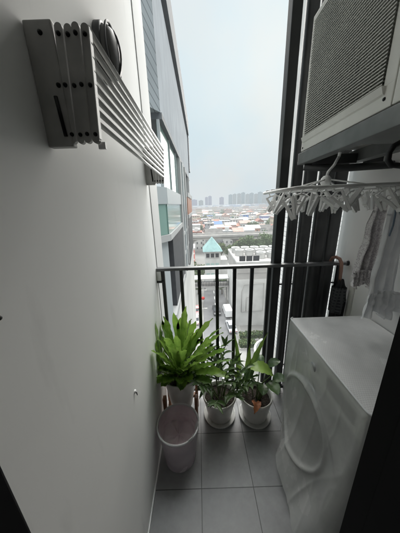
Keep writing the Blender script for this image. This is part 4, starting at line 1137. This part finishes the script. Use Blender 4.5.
for ri, y in enumerate(rows):
    gap = (rows[ri+1]-y) if ri+1 < len(rows) else 220
    x = -.10*y-8+rc2.uniform(-4, 0); xe = .43*y+10
    while x < xe:
        wd = rc2.uniform(4.5, 8)*(1+y/430); dp = min(gap*.62, rc2.uniform(8, 12)*(1+y/700)); hh = rc2.choice([4.5, 6.2, 6.4, 8.5, 9.5])*(1+y/2600)
        if y > 150 and rc2.random() < .30: hh *= rc2.uniform(1.1, 1.55)
        y0 = y+rc2.uniform(0, gap*.2)
        if rc2.random() < .12 and y < 600:
            if free(x-3, x+4, y0-3, y0+4): put_tree(rc2.randrange(3), x+2.5, y0+2, rc2.uniform(.7, 1.15)*(1+y/900))
            x += 6; continue
        if not free(x, x+wd, y0, y0+dp) or cnt >= 430: x += 3; continue
        wi = rc2.choices(range(6), [9, 3, 3, 2, 2, 1])[0]; rk_ = rc2.choices(range(8), [3, 2, 4, 5, 6, 1, 1, 3])[0]
        m_ = MB(); m_.box(x, y0, G, x+wd, y0+dp, G+hh, 0)
        tp = rc2.random()
        if tp < .5 and hh < 10: gable(m_, x, x+wd, y0, y0+dp, G+hh+.02, rc2.uniform(1.6, 3), 'x' if rc2.random() < .65 else 'y', 1); kind = 'pitched'
        elif tp < .7 and hh < 10: hip(m_, x, x+wd, y0, y0+dp, G+hh+.02, rc2.uniform(1.8, 3.2), 1); kind = 'hipped'
        else:
            m_.box(x-.25, y0-.25, G+hh+.01, x+wd+.25, y0+dp+.25, G+hh+.6, 1); kind = 'flat'
            if rc2.random() < .5: m_.lathe([(0, 0), (.9, 0), (.9, 1.6), (.5, 1.9), (0, 1.9)], (x+wd*.72, y0+dp*.4, G+hh+.6), 10, 0)
            if rc2.random() < .6: m_.box(x+wd*.3, y0+dp*.3, G+hh+.61, x+wd*.3+2.4, y0+dp*.3+2.4, G+hh+2.6, 0)
        far = 'in the low city' if y < 300 else 'in the hazy far city'
        nm = 'town_house' if hh < 10 else 'town_block'
        o = m_.build(nm, [walls[wi], roofs[rk_]])
        key = f'{wn[wi]} walled {"house" if hh < 10 else "block"} with {rn[rk_]} {kind} roof {far}'
        tag(o, key, 'house' if hh < 10 else 'block', key.replace(' walled', '') )
        cnt += 1; x += wd+rc2.choice([.15, .2, .4, 1.0, 2.2])

# ---- skyline
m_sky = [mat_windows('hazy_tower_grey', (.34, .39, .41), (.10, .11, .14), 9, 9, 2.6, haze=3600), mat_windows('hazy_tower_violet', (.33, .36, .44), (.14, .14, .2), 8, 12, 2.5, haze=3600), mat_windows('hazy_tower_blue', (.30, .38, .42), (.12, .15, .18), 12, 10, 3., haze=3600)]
SK = [(190.5, 197.5, 200, 1, ''), (199, 203.5, 200.6, 0, ''), (205.5, 208.2, 197.6, 1, ''), (208.6, 212.0, 196.6, 1, ''), (220.0, 224.0, 197.6, 1, ''), (229.2, 232.6, 195.2, 2, ''), (233.4, 236.6, 194.6, 0, ''), (237.8, 241.0, 194.2, 0, ''), (241.8, 245.0, 193.2, 2, ''), (246.2, 249.4, 194.6, 0, ''), (250.2, 253.6, 193.6, 2, ''), (254.8, 257.8, 194.4, 0, ''), (258.6, 261.8, 192.6, 2, ''), (262.8, 265.8, 193.2, 0, ''), (266.6, 269.8, 194.8, 0, ''), (271, 275, 194, 2, ''), (277.5, 283.5, 194.5, 0, ''), (285, 291, 197.0, 2, '')]
names = ['first', 'second', 'third', 'fourth', 'fifth', 'sixth', 'seventh', 'eighth', 'ninth', 'tenth', 'eleventh', 'twelfth', 'thirteenth', 'fourteenth', 'fifteenth', 'sixteenth', 'seventeenth', 'eighteenth']
SY = 2300.
for i, (a, b, top, k, _) in enumerate(SK):
    yy = SY+(i % 3)*60
    xa, xb = (a-198.2)/214*yy, (b-198.2)/214*yy
    z = EYE+(204.9-.033*((a+b)/2-198)-top)/214*yy*1.02
    t = empty('skyline_tower', ((xa+xb)/2, yy, G), f'hazy grey high rise on the horizon, {names[i]} from the left in the skyline', 'high rise', 'high rises on the hazy skyline')
    MB().box(xa, yy, G, xb, yy+40, z).build('facade', m_sky[k], t)
    MB().box(xa+(xb-xa)*.3, yy+8, z+.1, xb-(xb-xa)*.25, yy+25, z+5).build('roof_cap', m_sky[k], t)
# low far belt of mid rises that reads as one hazy mass
rb = random.Random(9); m_ = MB()
for i in range(240):
    yy = rb.uniform(1350, 2200); x = rb.uniform(-.14, .46)*yy; w = rb.uniform(25, 70); hh = rb.uniform(10, 24)
    m_.box(x, yy, G, x+w, yy+30, G+hh, rb.randrange(3))
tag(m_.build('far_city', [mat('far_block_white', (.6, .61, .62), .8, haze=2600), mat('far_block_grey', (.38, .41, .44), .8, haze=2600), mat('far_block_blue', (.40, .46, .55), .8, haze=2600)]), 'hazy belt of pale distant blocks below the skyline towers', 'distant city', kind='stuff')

# ================================================================== light, sky, camera
SUN_EL, SUN_AZ = 29, 18          # veiled sun high in front, a little to the right
wd = bpy.data.worlds.new('World'); scene.world = wd; wd.use_nodes = True
nt = wd.node_tree; N, L = nt.nodes, nt.links; N.clear()
sky = N.new('ShaderNodeTexSky'); sky.sky_type = 'NISHITA'; sky.sun_disc = False
sky.sun_elevation = radians(SUN_EL); sky.sun_rotation = radians(SUN_AZ); sky.air_density = 1.2; sky.dust_density = 6.0; sky.ozone_density = 1.5
bg = N.new('ShaderNodeBackground'); bg.inputs[1].default_value = .12
tc = N.new('ShaderNodeTexCoord'); s = N.new('ShaderNodeSeparateXYZ'); L.new(tc.outputs['Generated'], s.inputs[0])
cr = N.new('ShaderNodeValToRGB'); el = cr.color_ramp.elements
el[0].position = 0; el[0].color = (.238, .248, .251, 1); el[1].position = 1; el[1].color = (2.7, 2.63, 2.52, 1)
for p_, c_ in ((.10, (.228, .240, .244)), (.32, (.226, .246, .250)), (.56, (.228, .254, .263)), (.62, (.24, .26, .27)), (.70, (1.14, 1.12, 1.08)), (.82, (2.5, 2.43, 2.32))):
    e = el.new(p_); e.color = (*c_, 1)
L.new(s.outputs['Z'], cr.inputs[0])
nz = N.new('ShaderNodeTexNoise'); nz.inputs['Scale'].default_value = 1.6; nz.inputs['Detail'].default_value = 5; L.new(tc.outputs['Generated'], nz.inputs['Vector'])
mr = N.new('ShaderNodeMapRange'); mr.inputs['From Min'].default_value = .3; mr.inputs['From Max'].default_value = .7; mr.inputs['To Min'].default_value = 25; mr.inputs['To Max'].default_value = 27.5
L.new(nz.outputs['Fac'], mr.inputs[0])
n2 = N.new('ShaderNodeTexNoise'); n2.inputs['Scale'].default_value = 2.6; n2.inputs['Detail'].default_value = 6; L.new(tc.outputs['Generated'], n2.inputs['Vector'])
r2 = N.new('ShaderNodeValToRGB'); r2.color_ramp.elements[0].position = .38; r2.color_ramp.elements[1].position = .62
r2.color_ramp.elements[0].color = (.89, .99, 1.05, 1); r2.color_ramp.elements[1].color = (1.0, 1.0, 1.0, 1)
L.new(n2.outputs['Fac'], r2.inputs[0])
m2_ = N.new('ShaderNodeMix'); m2_.data_type = 'RGBA'; m2_.blend_type = 'MULTIPLY'; m2_.inputs[0].default_value = 1
L.new(cr.outputs[0], m2_.inputs[6]); L.new(r2.outputs[0], m2_.inputs[7])
ml = N.new('ShaderNodeVectorMath'); ml.operation = 'SCALE'; L.new(m2_.outputs[2], ml.inputs[0]); L.new(mr.outputs[0], ml.inputs['Scale'])
mx = N.new('ShaderNodeMix'); mx.data_type = 'RGBA'; mx.inputs[0].default_value = .985
L.new(sky.outputs[0], mx.inputs[6]); L.new(ml.outputs[0], mx.inputs[7]); L.new(mx.outputs[2], bg.inputs[0])
out = N.new('ShaderNodeOutputWorld'); L.new(bg.outputs[0], out.inputs[0])

sl = bpy.data.lights.new('sun', 'SUN'); sl.energy = 5.0; sl.angle = radians(60); sl.color = (1, .955, .89)
so = bpy.data.objects.new('sun', sl); col.objects.link(so); so.location = (0, 0, 60)
az = radians(SUN_AZ); elv = radians(SUN_EL)
to_sun = Vector((sin(az)*cos(elv), cos(az)*cos(elv), sin(elv)))
so.rotation_euler = to_sun.to_track_quat('Z', 'Y').to_euler()

cam = bpy.data.cameras.new('camera'); cam.sensor_fit = 'HORIZONTAL'; cam.sensor_width = 36; cam.lens = 36*205/400
cam.clip_start = .02; cam.clip_end = 20000
co = bpy.data.objects.new('camera', cam); col.objects.link(co)
yc = Vector((-2, 61.4, 205)).normalized(); zc = Vector((-23, 684, -205)).normalized(); zc = (zc-yc*zc.dot(yc)).normalized()
xc = Vector((yc.y*zc.z-yc.z*zc.y, yc.z*zc.x-yc.x*zc.z, yc.x*zc.y-yc.y*zc.x))
if xc.x < 0: xc = -xc
rt = Vector((xc.x, yc.x, zc.x)); up = Vector((xc.y, yc.y, zc.y)); fw = Vector((xc.z, yc.z, zc.z))
m4 = Matrix((rt, up, -fw)).transposed().to_4x4(); m4.translation = (0, 0, EYE)
co.matrix_world = m4
scene.camera = co
scene.render.engine = 'CYCLES'
scene.cycles.use_denoising = True
scene.cycles.max_bounces = 10; scene.cycles.diffuse_bounces = 6; scene.cycles.transparent_max_bounces = 12
scene.view_settings.view_transform = 'Standard'; scene.view_settings.look = 'None'; scene.view_settings.exposure = 0; scene.view_settings.gamma = 1
